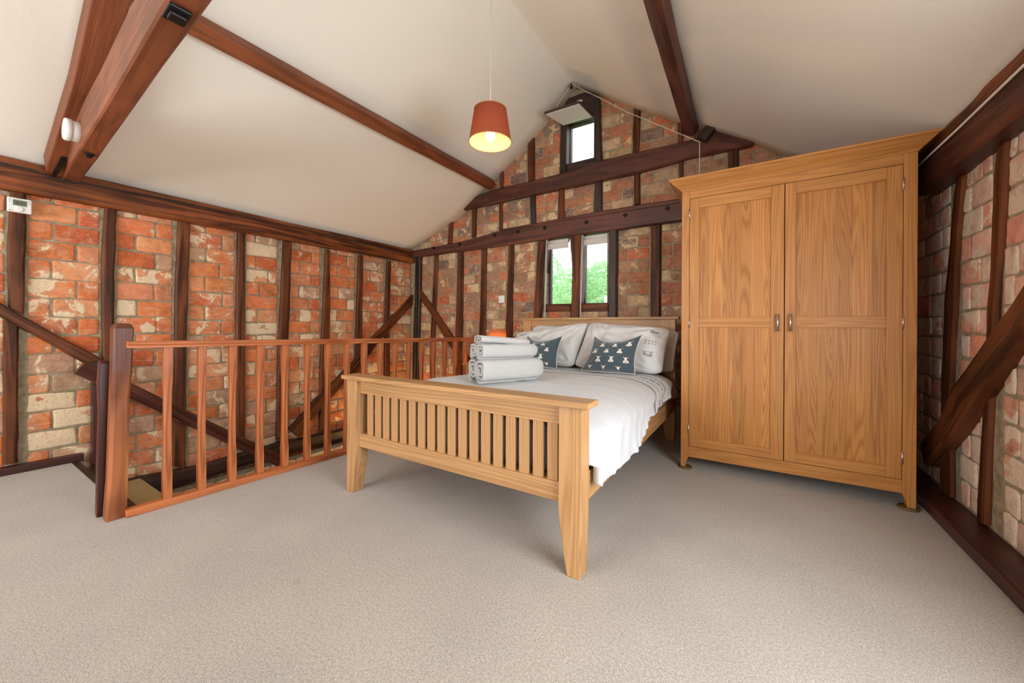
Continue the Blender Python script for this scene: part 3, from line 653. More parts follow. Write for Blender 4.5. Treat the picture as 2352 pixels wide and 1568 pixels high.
m.tube([at(151, 340, 'Y', .525), at(146, 346, 'Y', .52), at(146, 362, 'Y', .52), at(139, 378, 'Y', .515), at(128, 394, 'Y', .51), at(124, 404, 'Y', .51)], [.014, .019, .018, .017, .017, .012], 4, smooth=False); m.build('strap', IRON, tr); 
sm_x = at(170, 295, 'Y', .49).x; sm_z = at(170, 295, 'Y', .49).z
sx = -3.36; sy = yside(sx)
sm = thing('smoke_alarm', 'round white smoke alarm fixed to the side of the roof beam', 'smoke alarm', (sx, sy, 2.135))
m = MB(); m.lathe([(.056, 0), (.058, .002), (.058, .030), (.056, .033), (.02, .034)], (sx, sy, 2.135), 28, 'y'); m.build('base', WHITE_PL, sm)
m = MB(); m.lathe([(.03, .034), (.058, .035), (.063, .038), (.063, .056), (.058, .063), (.02, .065)], (sx, sy, 2.135), 28, 'y'); m.build('cover', WHITE_PL, sm)
# principal rafter of the truss, two purlins
m = MB(); rings, grs = [], []
for i in range(16):
    x = lerp(-4.12, -1.74, i/15)
    q = [(under(x, .46, .012), under(x, .60, .012)), (under(x, .46, .135), under(x, .60, .135))]
    r_ = [q[0][0], q[0][1], q[1][1]+Vector((0, -.006, 0)), q[1][0]+Vector((0, .006, 0))]; rings.append(r_); grs.append([(i*.16+3, p.y, p.z*.1+k) for k, p in enumerate(r_)])
m.loft(rings, grs, smooth=False); tag(m.build('rafter', BEAM, bev=.006), 'sloping red-brown rafter rising from the big roof beam to the ridge', 'timber beam')
m = MB(); beam(m, under(-2.80, .615, .054), under(-2.785, 3.83, .052), (-.5, 0, .86), .105, .092, seg=30, seed=14); tag(m.build('purlin', BEAM), 'long purlin along the left ceiling slope', 'timber beam')
pe = at(1593, 312, 'Y', 3.80)
m = MB(); beam(m, under(-.335, -2.5, .062), under(-.455, 3.775, .060), (.5, 0, .86), .11, .108, seg=30, seed=17, ch=.022); tag(m.build('purlin', GBEAM), 'dark purlin along the right ceiling slope above the wardrobe', 'timber beam')
c = at(1622, 303, 'Y', 3.76); m = MB(); beam(m, c+Vector((-.04, .05, -.045)), c+Vector((.05, .05, .06)), (0, -1, 0), .085, .1, seg=2, wob=0); tag(m.build('wedge_block', DARKW), 'small dark wooden wedge beside the foot of the right purlin', 'wedge')
# cables
def zc(px, py, X): p = at(px, py, 'X', X); return (p.x, p.y, p.z)
m = MB(); m.tube([zc(-200, 330, -4.155), zc(0, 373, -4.155), zc(80, 391, -4.155), zc(134, 415, -4.15), zc(180, 419, -4.15), zc(335, 447, -4.155), zc(516, 486, -4.155), zc(755, 540, -4.155), zc(895, 572, -4.155), zc(940, 584, -4.155), zc(950, 592, -4.155), tuple(at(956, 606, 'Y', 3.822)), tuple(at(957, 700, 'Y', 3.822)), tuple(at(953, 880, 'Y', 3.822))], .007, 6)
tag(m.build('cable', DARKCORD), 'dark cable clipped along the left wall plate and down the corner', 'cable')
m = MB(); m.tube([zc(2090, 398, .835), zc(2107, 383, .835), zc(2200, 296, .835), zc(2352, 150, .835), zc(2700, -180, .835)], .006, 6)
tag(m.build('cable', WHITE_PL), 'white cable along the seam of the right wall plate', 'cable')

# ------------------------------------------------------------------ wall fittings
c = at(45, 472, 'X', -4.195)
th = thing('thermostat', 'white room thermostat with small grey-green screen on the left wall', 'thermostat', c)
ty0, ty1, tz0, tz1 = c.y-.052, c.y+.052, c.z-.049, c.z+.049
m = MB(); m.box(-4.215, -4.19, ty0, ty1, tz0, tz1); m.build('casing', WHITE_PL, th, bev=.006)
m = MB(); m.box(-4.192, -4.188, ty0+.024, ty1-.022, tz0+.046, tz0+.084); m.build('screen', plain('lcd_grey_green', lin(96, 104, 78), .3), th)
m = MB(); m.lathe([(.014, 0), (.018, .003), (.018, .006), (.013, .008)], (-4.191, (ty0+ty1)/2, tz0+.024), 24, 'x'); m.build('dial', WHITE_PL, th)
TXT = plain('dark_print', lin(40, 44, 34), .6); TXTG = plain('grey_print', lin(130, 130, 128), .6)
def text(body, size, loc, rot, mat, par, name='lettering'):
    cu = bpy.data.curves.new(name, 'FONT'); cu.body = body; cu.size = size; cu.align_x = 'CENTER'; cu.align_y = 'CENTER'; cu.extrude = .0003
    tmp = bpy.data.objects.new('tmp', cu); COL.objects.link(tmp); dg = bpy.context.evaluated_depsgraph_get()
    me = bpy.data.meshes.new_from_object(tmp.evaluated_get(dg)); bpy.data.objects.remove(tmp)
    me.name = name; me.materials.clear(); me.materials.append(mat)
    me.transform(Matrix.Translation(loc) @ Matrix(rot).to_4x4())
    o = bpy.data.objects.new(name, me); COL.objects.link(o); attach(o, par); return o
ROTL = ((0, 0, 1), (1, 0, 0), (0, 1, 0))      # text facing +X, reading towards +Y
text('23.2°c', .0165, Vector((-4.1865, (ty0+ty1)/2+.002, tz0+.064)), ROTL, TXT, th, 'reading')
for (u, v, wd) in ((.012, .086, .006), (.012, .080, .012), (.013, .068, .013), (.092, .086, .006), (.092, .080, .012), (.092, .068, .012), (.05, .0915, .026), (.014, .010, .02)):
    m = MB(); m.box(-4.1905, -4.1894, ty0+u-wd/2, ty0+u+wd/2, tz0+v-.0012, tz0+v+.0012); m.build('printed_mark', TXTG, th)
c = at(1152.5, 687, 'Y', 3.875)
sw = thing('light_switch', 'white square light switch on the gable brick wall', 'light switch', c)
m = MB(); m.box(c.x-.043, c.x+.043, 3.866, 3.888, c.z-.045, c.z+.045); m.build('plate', WHITE_PL, sw, bev=.004)
m = MB(); m.box(c.x-.012, c.x+.012, 3.860, 3.868, c.z-.02, c.z+.02); m.build('rocker', WHITE_PL, sw, bev=.002)

# ------------------------------------------------------------------ stairs
st = thing('staircase', 'narrow staircase dropping behind the balustrade with mustard carpet', 'staircase', (-3.5, .7, -.2))
for i in range(7):
    y0 = .66+i*.26; z = -.20-i*.2
    m = MB(); m.box(-4.075, -2.82, y0, y0+.29, z-.03, z, 'x'); m.build('tread', STAIRC, st, bev=.01)
    m = MB(); m.box(-4.075, -2.82, y0, y0+.02, z, z+.17, 'x'); m.build('riser', SILLW, st)
m = MB(); m.box(-4.17, -2.86, .605, .64, -.2, .004); m.build('nosing', DARKW, st)
m = MB(); m.box(OPEN_X1, OPEN_X1+.03, OPEN_Y0, YG, -2.4, -.0); struct(m.build('trim_1', SILLW))
m = MB(); m.box(XL, OPEN_X1, .3, YG, -2.45, -2.4); struct(m.build('floor_stair_foot', STAIRC))
m = MB(); m.box(-4.2, -4.12, .70, .79, -.9, .73, 'z'); tag(m.build('end_post', SILLW, bev=.006), 'dark flat board standing against the wall at the stair head', 'post')
hr_ = thing('stair_handrail', 'glossy dark handrail sloping down the stairwell wall', 'handrail', (-4.08, .633, .70))
GLOSSY = wood('varnished_dark_rail', lin(50, 26, 20), lin(106, 62, 50), ring=26, contrast=.8, rough=.25, patch=.4)
m = MB(); beam(m, (-4.06, .625, .70), (-4.06, 1.99, -.375), (1, 0, .3), .10, .055, seed=31, ch=.016); m.build('rail', GLOSSY, hr_)
for t_ in (.34, .88):
    p = Vector((-4.06, .625, .70)).lerp(Vector((-4.06, 1.99, -.375)), t_); m = MB()
    m.tube([p+Vector((-.01, 0, -.03)), p+Vector((-.05, 0, -.055)), (-4.17, p.y, p.z-.055)], .008, 8); m.build('bracket', IRON, hr_)

# ------------------------------------------------------------------ balustrade
bal = thing('balustrade', 'orange pine balustrade with chamfered spindles guarding the stair opening', 'balustrade', (-2.76, .6, 0))
def rx(y): return -2.765+.043*(y-.6)
def rail_loft(prof_, y0, y1, zf, mat, name):
    rings, grs = [], []
    for i in range(13):
        y = lerp(y0, y1, i/12); rings.append([(rx(y)+a, y, zf(y)+b) for a, b in prof_]); grs.append([(y, a, b) for a, b in prof_])
    mm = MB(); mm.loft(rings, grs, smooth=False); return mm.build(name, mat, bal, bev=.003)
zt = lambda y: .9-.0111*(y-.6)
hp = [(-.03, -.018), (.03, -.018), (.03, -.006), (.024, -.002), (.032, .004), (.028, .014), (.014, .019), (-.014, .019), (-.028, .014), (-.032, .004), (-.024, -.002), (-.03, -.006)]
rail_loft(hp, .585, 3.80, zt, PINE, 'handrail')
rail_loft([(-.03, 0), (.03, 0), (.03, .028), (.022, .040), (-.022, .040), (-.03, .028)], .585, 3.80, lambda y: 0.0, PINE, 'bottom_rail')
def spindle():
    mm = MB(); w0 = .019; rings, grs = [], []
    for z, ww, ch in ((.035, w0, .001), (.17, w0, .001), (.23, w0*.94, .004), (.30, w0*.89, .006), (.62, w0*.89, .006), (.67, w0*.94, .004), (.72, w0, .001), (.886, w0, .001)):
        pts = [(-ww, -ww+ch), (-ww+ch, -ww), (ww-ch, -ww), (ww, -ww+ch), (ww, ww-ch), (ww-ch, ww), (-ww+ch, ww), (-ww, ww-ch)]
        rings.append([(a, b, z) for a, b in pts]); grs.append([(z, a+3, b) for a, b in pts])
    mm.loft(rings, grs, smooth=False); return mm
first = None
for i in range(20):
    y = .751+i*.1536
    if first is None:
        first = spindle().build('baluster', PINE, bal); first.location = (rx(y), y, 0); fy = y
    else:
        c = first.copy(); COL.objects.link(c); c.parent = bal; c.matrix_parent_inverse = first.matrix_parent_inverse.copy()
        c.location = (rx(y), y, -.0111*(y-.6)*.9)
rings, grs = [], []
for z, hw, ch, sx in ((0, .038, .004, 0), (.05, .038, .008, 0), (.2, .0365, .012, .003), (.62, .0355, .013, .007), (.76, .0365, .008, .010), (.985, .0365, .005, .012), (1.005, .031, .010, .012), (1.012, .021, .009, .012)):
    cx_, cy_ = -2.800, .555
    pts = [(-hw, -hw+ch), (-hw+ch, -hw), (hw-ch, -hw), (hw, -hw+ch), (hw, hw-ch), (hw-ch, hw), (-hw+ch, hw), (-hw, hw-ch)]
    rings.append([(cx_+a+.004*nz(a*40, z*5, 1), cy_+sx*2+b+.004*nz(b*40, z*5, 2), z) for a, b in pts]); grs.append([(z, a+7, b) for a, b in pts])
m = MB(); m.loft(rings, grs, smooth=False); tag(m.build('newel_post', NEWEL, bal), 'thick hand-cut red-brown newel post')
rings, grs = [], []
for z in (0, .03, .1, .25, .4, .55, .7, .80, .815):
    k = .022 if 0.02 < z < .81 else .014; cx_, cy_ = -2.885+.004*nz(z*6, 3), .548+.006*nz(z*5, 8)+.008*z
    pts = [(-k, -.045), (k, -.045), (k, .045), (-k, .045)]; rings.append([(cx_+a, cy_+b, z) for a, b in pts]); grs.append([(z, a, b) for a, b in pts])
m = MB(); m.loft(rings, grs, smooth=False); tag(m.build('half_post', SILLW, bal, bev=.004), 'short rough near-black post behind the newel')

# ------------------------------------------------------------------ wardrobe
WF = 2.96
wd = thing('wardrobe', 'tall honey oak two-door wardrobe with panelled doors', 'wardrobe', (.16, 3.2, 0))
def leg_post(x0, x1, inner):       # front post with a foot cut away on its inner side
    mm = MB(); rings, grs = [], []
    for z, cut in ((.012, .020), (.05, .014), (.075, .003), (.088, 0), (1.985, 0)):
        a, b = (x0, x1-cut) if inner > 0 else (x0+cut, x1)
        r_ = [(a, WF), (b, WF), (b, WF+.045), (a, WF+.045)]; rings.append([(p[0], p[1], z) for p in r_]); grs.append([(z, p[0]*1.0+inner*9, p[1]) for p in r_])
    mm.loft(rings, grs, smooth=False); return mm.build('front_post', OAK_W, wd, bev=.002)
leg_post(-.438, -.388, 1); leg_post(.7065, .762, -1)
m = MB(); m.box(-.388, .7065, WF+.004, WF+.03, .085, .160, 'x'); m.build('bottom_rail', OAK_W, wd, bev=.002)
m = MB(); m.box(-.388, .7065, WF+.002, WF+.03, 1.928, 1.99, 'x'); m.build('top_rail', OAK_W, wd, bev=.002)
for x0, x1 in ((-.436, -.416), (.742, .762)):
    m = MB(); m.box(x0, x1, WF+.04, 3.54, .085, 1.985, 'z'); m.build('side_panel', OAK_P, wd)
    m = MB(); m.box(x0, x1+(0.0), 3.50, 3.55, .012, 1.985, 'z'); m.build('rear_post', OAK_W, wd)
m = MB(); m.box(-.42, .75, 3.53, 3.545, .085, 1.985, 'z'); m.build('back_panel', OAK_P, wd)
m = MB(); m.box(-.42, .75, WF+.03, 3.53, .10, .12, 'x'); m.build('floor_panel', OAK_P, wd)
rings, grs = [], []
for z, o_ in ((1.985, .002), (1.992, .006), (2.003, .018), (2.03, .048), (2.046, .062), (2.050, .070), (2.064, .070)):
    r_ = [(-.438-o_*1.1, WF-o_), (min(.762+o_, .832), WF-o_), (min(.762+o_, .832), 3.56), (-.438-o_*1.1, 3.56)]
    rings.append([(a, b, z) for a, b in r_]); grs.append([(a, z*1.5, b) for a, b in r_])
m = MB(); m.loft(rings, grs, smooth=False); m.build('cornice', OAK_W, wd)
def door(x0, x1, sl, sr, hinge_x, handle_x):
    g = .0022; x0 += g; x1 -= g; z0, z1 = .163, 1.925
    d = bpy.data.objects.new('door', None); d.location = (x0, WF, z0); COL.objects.link(d); d.parent = wd; d.matrix_parent_inverse = Matrix.Translation(-wd.location)
    inv = Matrix.Translation(-Vector(d.location))
    def sub(mm, name, mat, bev=.0015):
        o = mm.build(name, mat, None, bev=bev); o.parent = d; o.matrix_parent_inverse = inv; return o
    yf, yb = WF+.0025, WF+.026
    for a, b in ((x0, sl), (sr, x1)): m = MB(); m.box(a, b, yf, yb, z0, z1, 'z'); sub(m, 'stile', OAK_W)
    for a, b in ((z0, .226), (1.011, 1.078), (1.853, z1)): m = MB(); m.box(sl, sr, yf+.0004, yb, a, b, 'x'); sub(m, 'rail', OAK_W)
    for a, b in ((.226, 1.011), (1.078, 1.853)): m = MB(); m.box(sl, sr, yf+.011, yb-.004, a, b, 'z'); sub(m, 'panel', OAK_P, 0)
    m = MB(); m.tube([(handle_x, yf+.002, 1.005), (handle_x, yf-.022, 1.005)], .005, 10); m.tube([(handle_x, yf+.002, 1.078), (handle_x, yf-.022, 1.078)], .005, 10); m.tube([(handle_x, yf-.024, .986), (handle_x, yf-.024, 1.097)], .0062, 12); sub(m, 'handle', CHROME, 0)
    for z in (.285, 1.04, 1.815): m = MB(); m.tube([(hinge_x, WF-.002, z-.034), (hinge_x, WF-.002, z+.034)], .0042, 10); sub(m, 'hinge', CHROME, 0)
door(-.388, .166, -.324, .094, -.387, .130); door(.166, .7065, .225, .638, .7055, .196)
cup0 = None
for x, lab in ((-.41, 'brown castor cup under the left front foot of the wardrobe'), (.735, 'brown castor cup under the right front foot of the wardrobe')):
    m = MB(); m.lathe([(.045, 0), (.047, .006), (.044, .012), (.030, .011)], (x, WF+.022, 0), 24)
    tag(m.build('castor_cup', BROWN_CUP), lab, 'castor cup', 'castor cups')

# ------------------------------------------------------------------ bed
bed = thing('bed', 'light oak double bed frame with slatted footboard', 'bed', (-1.33, 2.5, 0))
def post(x0, x1, y0, y1, ztop, inner, taper, bev=.003):
    mm = MB(); rings, grs = [], []
    for i in range(9):
        z = [0, .03, .08, .13, .18, .22, .26, .29, ztop][i]
        t_ = (1-min(1, z/.27))**1.3; cut = taper*t_
        a, b = (x0+.1*cut, x1-cut) if inner > 0 else (x0+cut, x1-.1*cut)
        c, d_ = (y0, y1-cut*.3)
        r_ = [(a, c), (b, c), (b, d_), (a, d_)]; rings.append([(p[0], p[1], z) for p in r_]); grs.append([(z, p[0]+inner*4+y0, p[1]) for p in r_])
    mm.loft(rings, grs, smooth=False); return mm.build('leg', OAK_B, bed, bev=bev)
post(-2.092, -2.0, 1.41, 1.498, .684, 1, .034); post(-.670, -.571, 1.41, 1.498, .684, -1, .040)
post(-2.15, -2.05, 3.60, 3.655, 1.083, 1, .03); post(-.700, -.580, 3.60, 3.655, 1.083, -1, .045)
m = MB(); m.box(-2.115, -.534, 1.385, 1.503, .684, .708, 'x'); m.build('footboard_cap', OAK_B, bed, bev=.004)
m = MB(); m.box(-2.0, -.67, 1.436, 1.462, .600, .684, 'x'); m.build('footboard_rail', OAK_B, bed, bev=.002)
m = MB(); m.box(-2.0, -.67, 1.432, 1.466, .279, .359, 'x'); m.build('footboard_rail', OAK_B, bed, bev=.002)
f = None
for i in range(18):
    x = -1.913+i*.0706
    if f is None: m = MB(); m.box(-.0245, .0245, -.008, .008, .355, .604, 'z'); f = m.build('footboard_slat', OAK_B, bed, bev=.0015); f.location = (x, 1.449, 0)
    else: c = f.copy(); COL.objects.link(c); c.parent = bed; c.matrix_parent_inverse = f.matrix_parent_inverse.copy(); c.location = (x, 1.449, 0)
m = MB(); m.box(-2.172, -.553, 3.585, 3.672, 1.083, 1.107, 'x'); m.build('headboard_cap', OAK_B, bed, bev=.004)
m = MB(); m.box(-2.05, -.70, 3.612, 3.640, .62, 1.083, 'x'); m.build('headboard_panel', OAK_B, bed, bev=.002)
for x0, x1 in ((-.600, -.574), (-2.09, -2.064)):
    m = MB(); m.box(x0, x1, 1.498, 3.60, .287, .405, 'y'); m.build('side_rail', OAK_B, bed, bev=.003)
m = MB(); m.box(-2.064, -.60, 1.51, 3.59, .300, .325, 'x'); m.build('slat_base', OAK_B, bed)
# mattress and its fitted sheet
m = MB(); m.box(-2.055, -.61, 1.565, 3.58, .327, .553); tag(m.build('mattress', MATTR, bev=.04), 'grey mattress seen through the slats of the oak footboard', 'mattress')
def fitted_sheet():
    mm = MB(); nu, nv = 30, 24; pts = []; gr = []
    for j in range(nv+1):
        y = lerp(2.55, 3.575, j/nv)
        for i in range(nu+1):
            t_ = i/nu
            # from the top centre out and down the right-hand side
            if t_ < .5: x = lerp(-1.6, -.66, t_/.5); z = .562
            else:
                k = (t_-.5)/.5; a = min(1, k/.35)*PI/2
                x = -.66+.07*math.sin(a)+.022*max(0, k-.35)+.035*sstep(3.2, 3.5, y)*k; z = .512+.05*math.cos(a)-.095*max(0, (k-.35)/.65)
            pts.append((x+.004*nz(y*9, t_*5, 2), y, z+.004*nz(y*7, t_*8))); gr.append((x, y, z))
    mm.add(pts, [(j*(nu+1)+i, j*(nu+1)+i+1, (j+1)*(nu+1)+i+1, (j+1)*(nu+1)+i) for j in range(nv) for i in range(nu)], gr, smooth=True)
    o = mm.build('fitted_sheet', CREAM_SHADED); md = o.modifiers.new('t', 'SOLIDIFY'); md.thickness = .004
    return tag(o, 'cream fitted sheet, warm shade put into its colour, showing at the head corner beside the wardrobe', 'bed sheet')
fitted_sheet()
def duvet():
    mm = MB(); nu, nv = 150, 110; pts, gr = [], []
    def hem(y):
        ks = ((1.5, .352), (1.9, .360), (2.2, .366), (2.45, .42), (2.7, .475), (2.95, .49), (3.5, .495))
        for (a, b), (c, d) in zip(ks, ks[1:]):
            if y <= c: return lerp(b, d, sstep(a, c, y) if False else max(0, (y-a)/(c-a)))
        return ks[-1][1]
    for j in range(-2, nv+1):
        v = max(0, j/nv); yb = lerp(1.53, 3.42, v)
        for i in range(nu+1):
            u = i/nu
            zt_ = .622+.012*nz(yb*2.2, u*3, 6)+.010*math.sin(PI*v)
            if u < .12:          # left side drop
                k = u/.12; x = -2.105+.03*(1-math.cos(k*PI/2)); z = lerp(.46, zt_-.03, math.sin(k*PI/2)); drop = 0
            elif u < .58: k = (u-.12)/.46; x = lerp(-2.075, -.86, k); z = zt_-.03*(1-sstep(0, .18, k)); drop = 0
            else:
                k = (u-.58)/.42; zh = hem(yb); sh = lerp(.115, .085, sstep(2.4, 3.2, yb))
                # elliptical shoulder, then the hanging side
                if k < .6: a = k/.6*PI/2; x = -.86+.325*math.sin(a); z = zt_-sh*(1-math.cos(a))
                else: q = (k-.6)/.4; x = -.535+.025*q; z = lerp(zt_-sh, zh, q)
                drop = sstep(0.1, 1, k)
            y = yb-.42*drop*sstep(1.75, 3.0, yb)-.032*sstep(.5, .9, drop)*(1-sstep(1.53, 1.9, yb))
            if u >= .58: z += 0.0
            fold = .016*nz(yb*9+drop*2, u*2.5, 1)*(.3+drop)+.005*nz(yb*24, u*5, 3)*(.2+drop)
            ridge = .006*nz(x*4+yb*3, yb*9, 12)+.003*nz(x*3-yb*4, yb*24+x*6, 17)
            if u >= .58: x += fold*1.1*sstep(.2, 1, (u-.58)/.42)
            z += ridge+fold*.35*(1-drop)
            y = max(y, 1.506)
            y = max(y, 1.521-.032*sstep(.5, .9, drop))
            if j < 0: y += .004; x = lerp(x, min(x, -.558 if z < .43 else -.72), -.5*j)
            pts.append((x, y, z)); gr.append((x if drop == 0 else -.86+(u-.58)*1.4, yb, 0))
    mm.add(pts, [(j*(nu+1)+i, j*(nu+1)+i+1, (j+1)*(nu+1)+i+1, (j+1)*(nu+1)+i) for j in range(nv+2) for i in range(nu)], gr, smooth=True)
    o = mm.build('duvet', DUVETM); md = o.modifiers.new('t', 'SOLIDIFY'); md.thickness = .014; md.offset = -1
    return tag(o, 'white cotton duvet with grey woven stripes near the pillows', 'duvet')
duvet()
def pad(name, cs, thick, mat, nu=60, nv=46, pinch=.05, pin=(1, 1, 1), seed=0, wr=.012, flop=0.0, mats=None):
    """a stuffed pillow or cushion spanned by four corners: bottom left, bottom right, top right, top left"""
    c = [Vector(p) for p in cs]; n_ = (c[1]-c[0]).cross(c[3]-c[0]).normalized(); n_ = n_ if n_.y < 0 else -n_
    up = ((c[3]-c[0])+(c[2]-c[1])).normalized(); rt = ((c[1]-c[0])+(c[2]-c[3])).normalized()
    W = ((c[1]-c[0]).length+(c[2]-c[3]).length)/2; Hh = ((c[3]-c[0]).length+(c[2]-c[1]).length)/2
    def P(u, v, sgn):
        a, b = (u+1)/2, (v+1)/2
        p = c[0].lerp(c[1], a).lerp(c[3].lerp(c[2], a), b)
        p = p-rt*(u*(1-v*v)*pinch*W*.28*pin[2])-up*(v*(1-u*u)*pinch*Hh*.36*(pin[0] if v > 0 else pin[1]))
        q = max(0, abs(u)+abs(v)-1.72)/.28; p = p-(rt*u+up*v)*q*q*(.02 if pinch < .2 else 0)
        e = max(0.0, (1-u*u)*(1-v*v)); h = thick*.5*(e**.5)
        edge = 1-e
        wn = wr*(nz(u*2.4+seed, v*2.4, seed)+.6*nz((u+v)*5, (u-v)*5, seed+3)*edge)*min(1, e*3)
        cr = 0.0
        for cu, cv in ((-1, 1), (1, 1), (1, -1), (-1, -1)):      # creases fanning in from the corners
            dx, dy = u-cu, v-cv; rr = math.hypot(dx, dy)
            if rr < 1.5: cr += math.sin(math.atan2(dy, dx)*15+seed+3*nz(dx*2, dy*2, seed))*max(0, 1-rr/1.5)**1.5*min(1, rr*2.5)
        wn += wr*.55*cr*min(1, e*4)+wr*.5*nz(u*4+v*2, v*3-u*5, seed+8)*min(1, e*4)
        p = p+n_*(sgn*h+wn)+n_*flop*(max(0, v)**2)
        return p
    mm = MB()
    for sgn in (1, -1):
        pts, gr = [], []
        for j in range(nv+1):
            for i in range(nu+1):
                u = math.sin((i/nu*2-1)*PI/2); v = math.sin((j/nv*2-1)*PI/2)
                pts.append(P(u, v, sgn)); gr.append((u, v, sgn) if sgn > 0 else (9, 9, 0))
        fs = [(j*(nu+1)+i, j*(nu+1)+i+1, (j+1)*(nu+1)+i+1, (j+1)*(nu+1)+i) for j in range(nv) for i in range(nu)]
        mm.add(pts, fs if sgn > 0 else [tuple(reversed(q)) for q in fs], gr, smooth=True)
    return mm, P, n_
def finish(mm, name, mat):
    o = mm.build(name, mat, fix=False); md = o.modifiers.new('w', 'WELD'); md.merge_threshold = .0006; return o
def Z(x, y, z): return Vector((x, y, z))
pl, _, _ = pad('p', (Z(-2.06, 3.47, .63), Z(-1.35, 3.47, .64), Z(-1.30, 3.545, 1.02), Z(-1.98, 3.545, 1.03)), .10, LINEN, seed=3)
tag(finish(pl, 'pillow', LINEN), 'plain white pillow at the back left, mostly hidden behind the front one', 'pillow', 'pillows')
pl, _, _ = pad('p', (Z(-1.33, 3.47, .64), Z(-.575, 3.47, .615), Z(-.535, 3.535, .985), Z(-1.27, 3.545, 1.04)), .10, LINEN, seed=5)
tag(finish(pl, 'pillow', LINEN), 'plain white pillow at the back right, poking out by the headboard post', 'pillow', 'pillows')
pl, _, _ = pad('p', (Z(-2.04, 3.27, .63), Z(-1.385, 3.24, .638), Z(-1.305, 3.42, 1.06), Z(-2.11, 3.39, .945)), .23, PILLOWM2, seed=8, wr=.026)
tag(finish(pl, 'pillow', PILLOWM2), 'large white front pillow on the left behind the half-hidden bee cushion', 'pillow', 'pillows')
pl, _, _ = pad('p', (Z(-1.38, 3.21, .645), Z(-.62, 3.24, .622), Z(-.575, 3.38, 1.005), Z(-1.30, 3.39, 1.055)), .24, PILLOWM, seed=13, wr=.026)
tag(finish(pl, 'pillow', PILLOWM), 'large white front pillow on the right with grey woven patches', 'pillow', 'pillows')
def bee(mm, P, n_, u0, v0, su, sv):
    def poly(pts, mi, lift):
        q = []
        for a, b in pts:
            u, v = u0+a*su, v0+b*sv
            if abs(u) > .97 or abs(v) > .97: return
            q.append(P(u, v, 1)+n_*(.0022+lift))
        ce = sum(q, Vector())/len(q); k = len(q)
        mm.add(q+[ce], [(i, (i+1) % k, k) for i in range(k)], mi=mi, smooth=True)
    for s_ in (-1, 1):
        poly([(s_*.10, .20), (s_*.42, -.10), (s_*.72, -.55), (s_*.68, -.82), (s_*.45, -.86), (s_*.18, -.5)], 1, 0)
        poly([(s_*.12, .48), (s_*.55, .86), (s_*.66, .92), (s_*.60, .74), (s_*.2, .34)], 1, 0)
    poly([(.20*math.cos(k*PI/4), .62+.18*math.sin(k*PI/4)) for k in range(8)], 1, .0004)
    poly([(.27*math.cos(k*PI/5), .20+.26*math.sin(k*PI/5)) for k in range(10)], 1, .0005)
    poly([(.30*math.cos(k*PI/5), -.52+.42*math.sin(k*PI/5)) for k in range(10)], 1, .0005)
    for yy in (-.2, -.42, -.64): poly([(-.2, yy), (.2, yy), (.18, yy-.1), (-.18, yy-.1)], 2, .0012)
def bee_cushion(cs, label, seed, cols, tu, tv, shift):
    mm, P, n_ = pad('c', cs, .19, VELVET, seed=seed, pinch=.5, pin=(1.0, -.05, .45), wr=.010)
    k = 0
    for r_ in range(-1, 5):
        for c_ in range(-1, cols+2):
            u = -1+(c_+.5+(.5 if r_ % 2 else 0)+shift)*tu; v = -.86+r_*tv
            if abs(u) < .86 and abs(v) < .90: bee(mm, P, n_, u, v, tu*.27, tv*.36)
    o = mm.build('cushion', [VELVET, BEE, BEED], fix=False); md = o.modifiers.new('w', 'WELD'); md.merge_threshold = .0004
    tag(o, label, 'cushion', 'bee cushions')
    pts = []
    for u, v in [(-1+2*i/20, -1) for i in range(20)]+[(1, -1+2*i/16) for i in range(16)]+[(1-2*i/20, 1) for i in range(20)]+[(-1, 1-2*i/16) for i in range(17)]: pts.append(P(u, v, 1))
    m2 = MB(); m2.tube(pts, .004, 6); pp = m2.build('piping', PIPING); pp.parent = o
bee_cushion((Z(-1.235, 3.04, .642), Z(-.785, 3.04, .642), Z(-.75, 3.12, .95), Z(-1.15, 3.12, .93)), 'slate velvet cushion with bee motifs on the right of the bed', 21, 4, .56, .46, .1)
bee_cushion((Z(-1.86, 3.08, .642), Z(-1.47, 3.05, .642), Z(-1.45, 3.13, .93), Z(-1.83, 3.15, .925)), 'slate velvet bee cushion on the left, half hidden by the towels', 27, 4, .56, .46, .35)
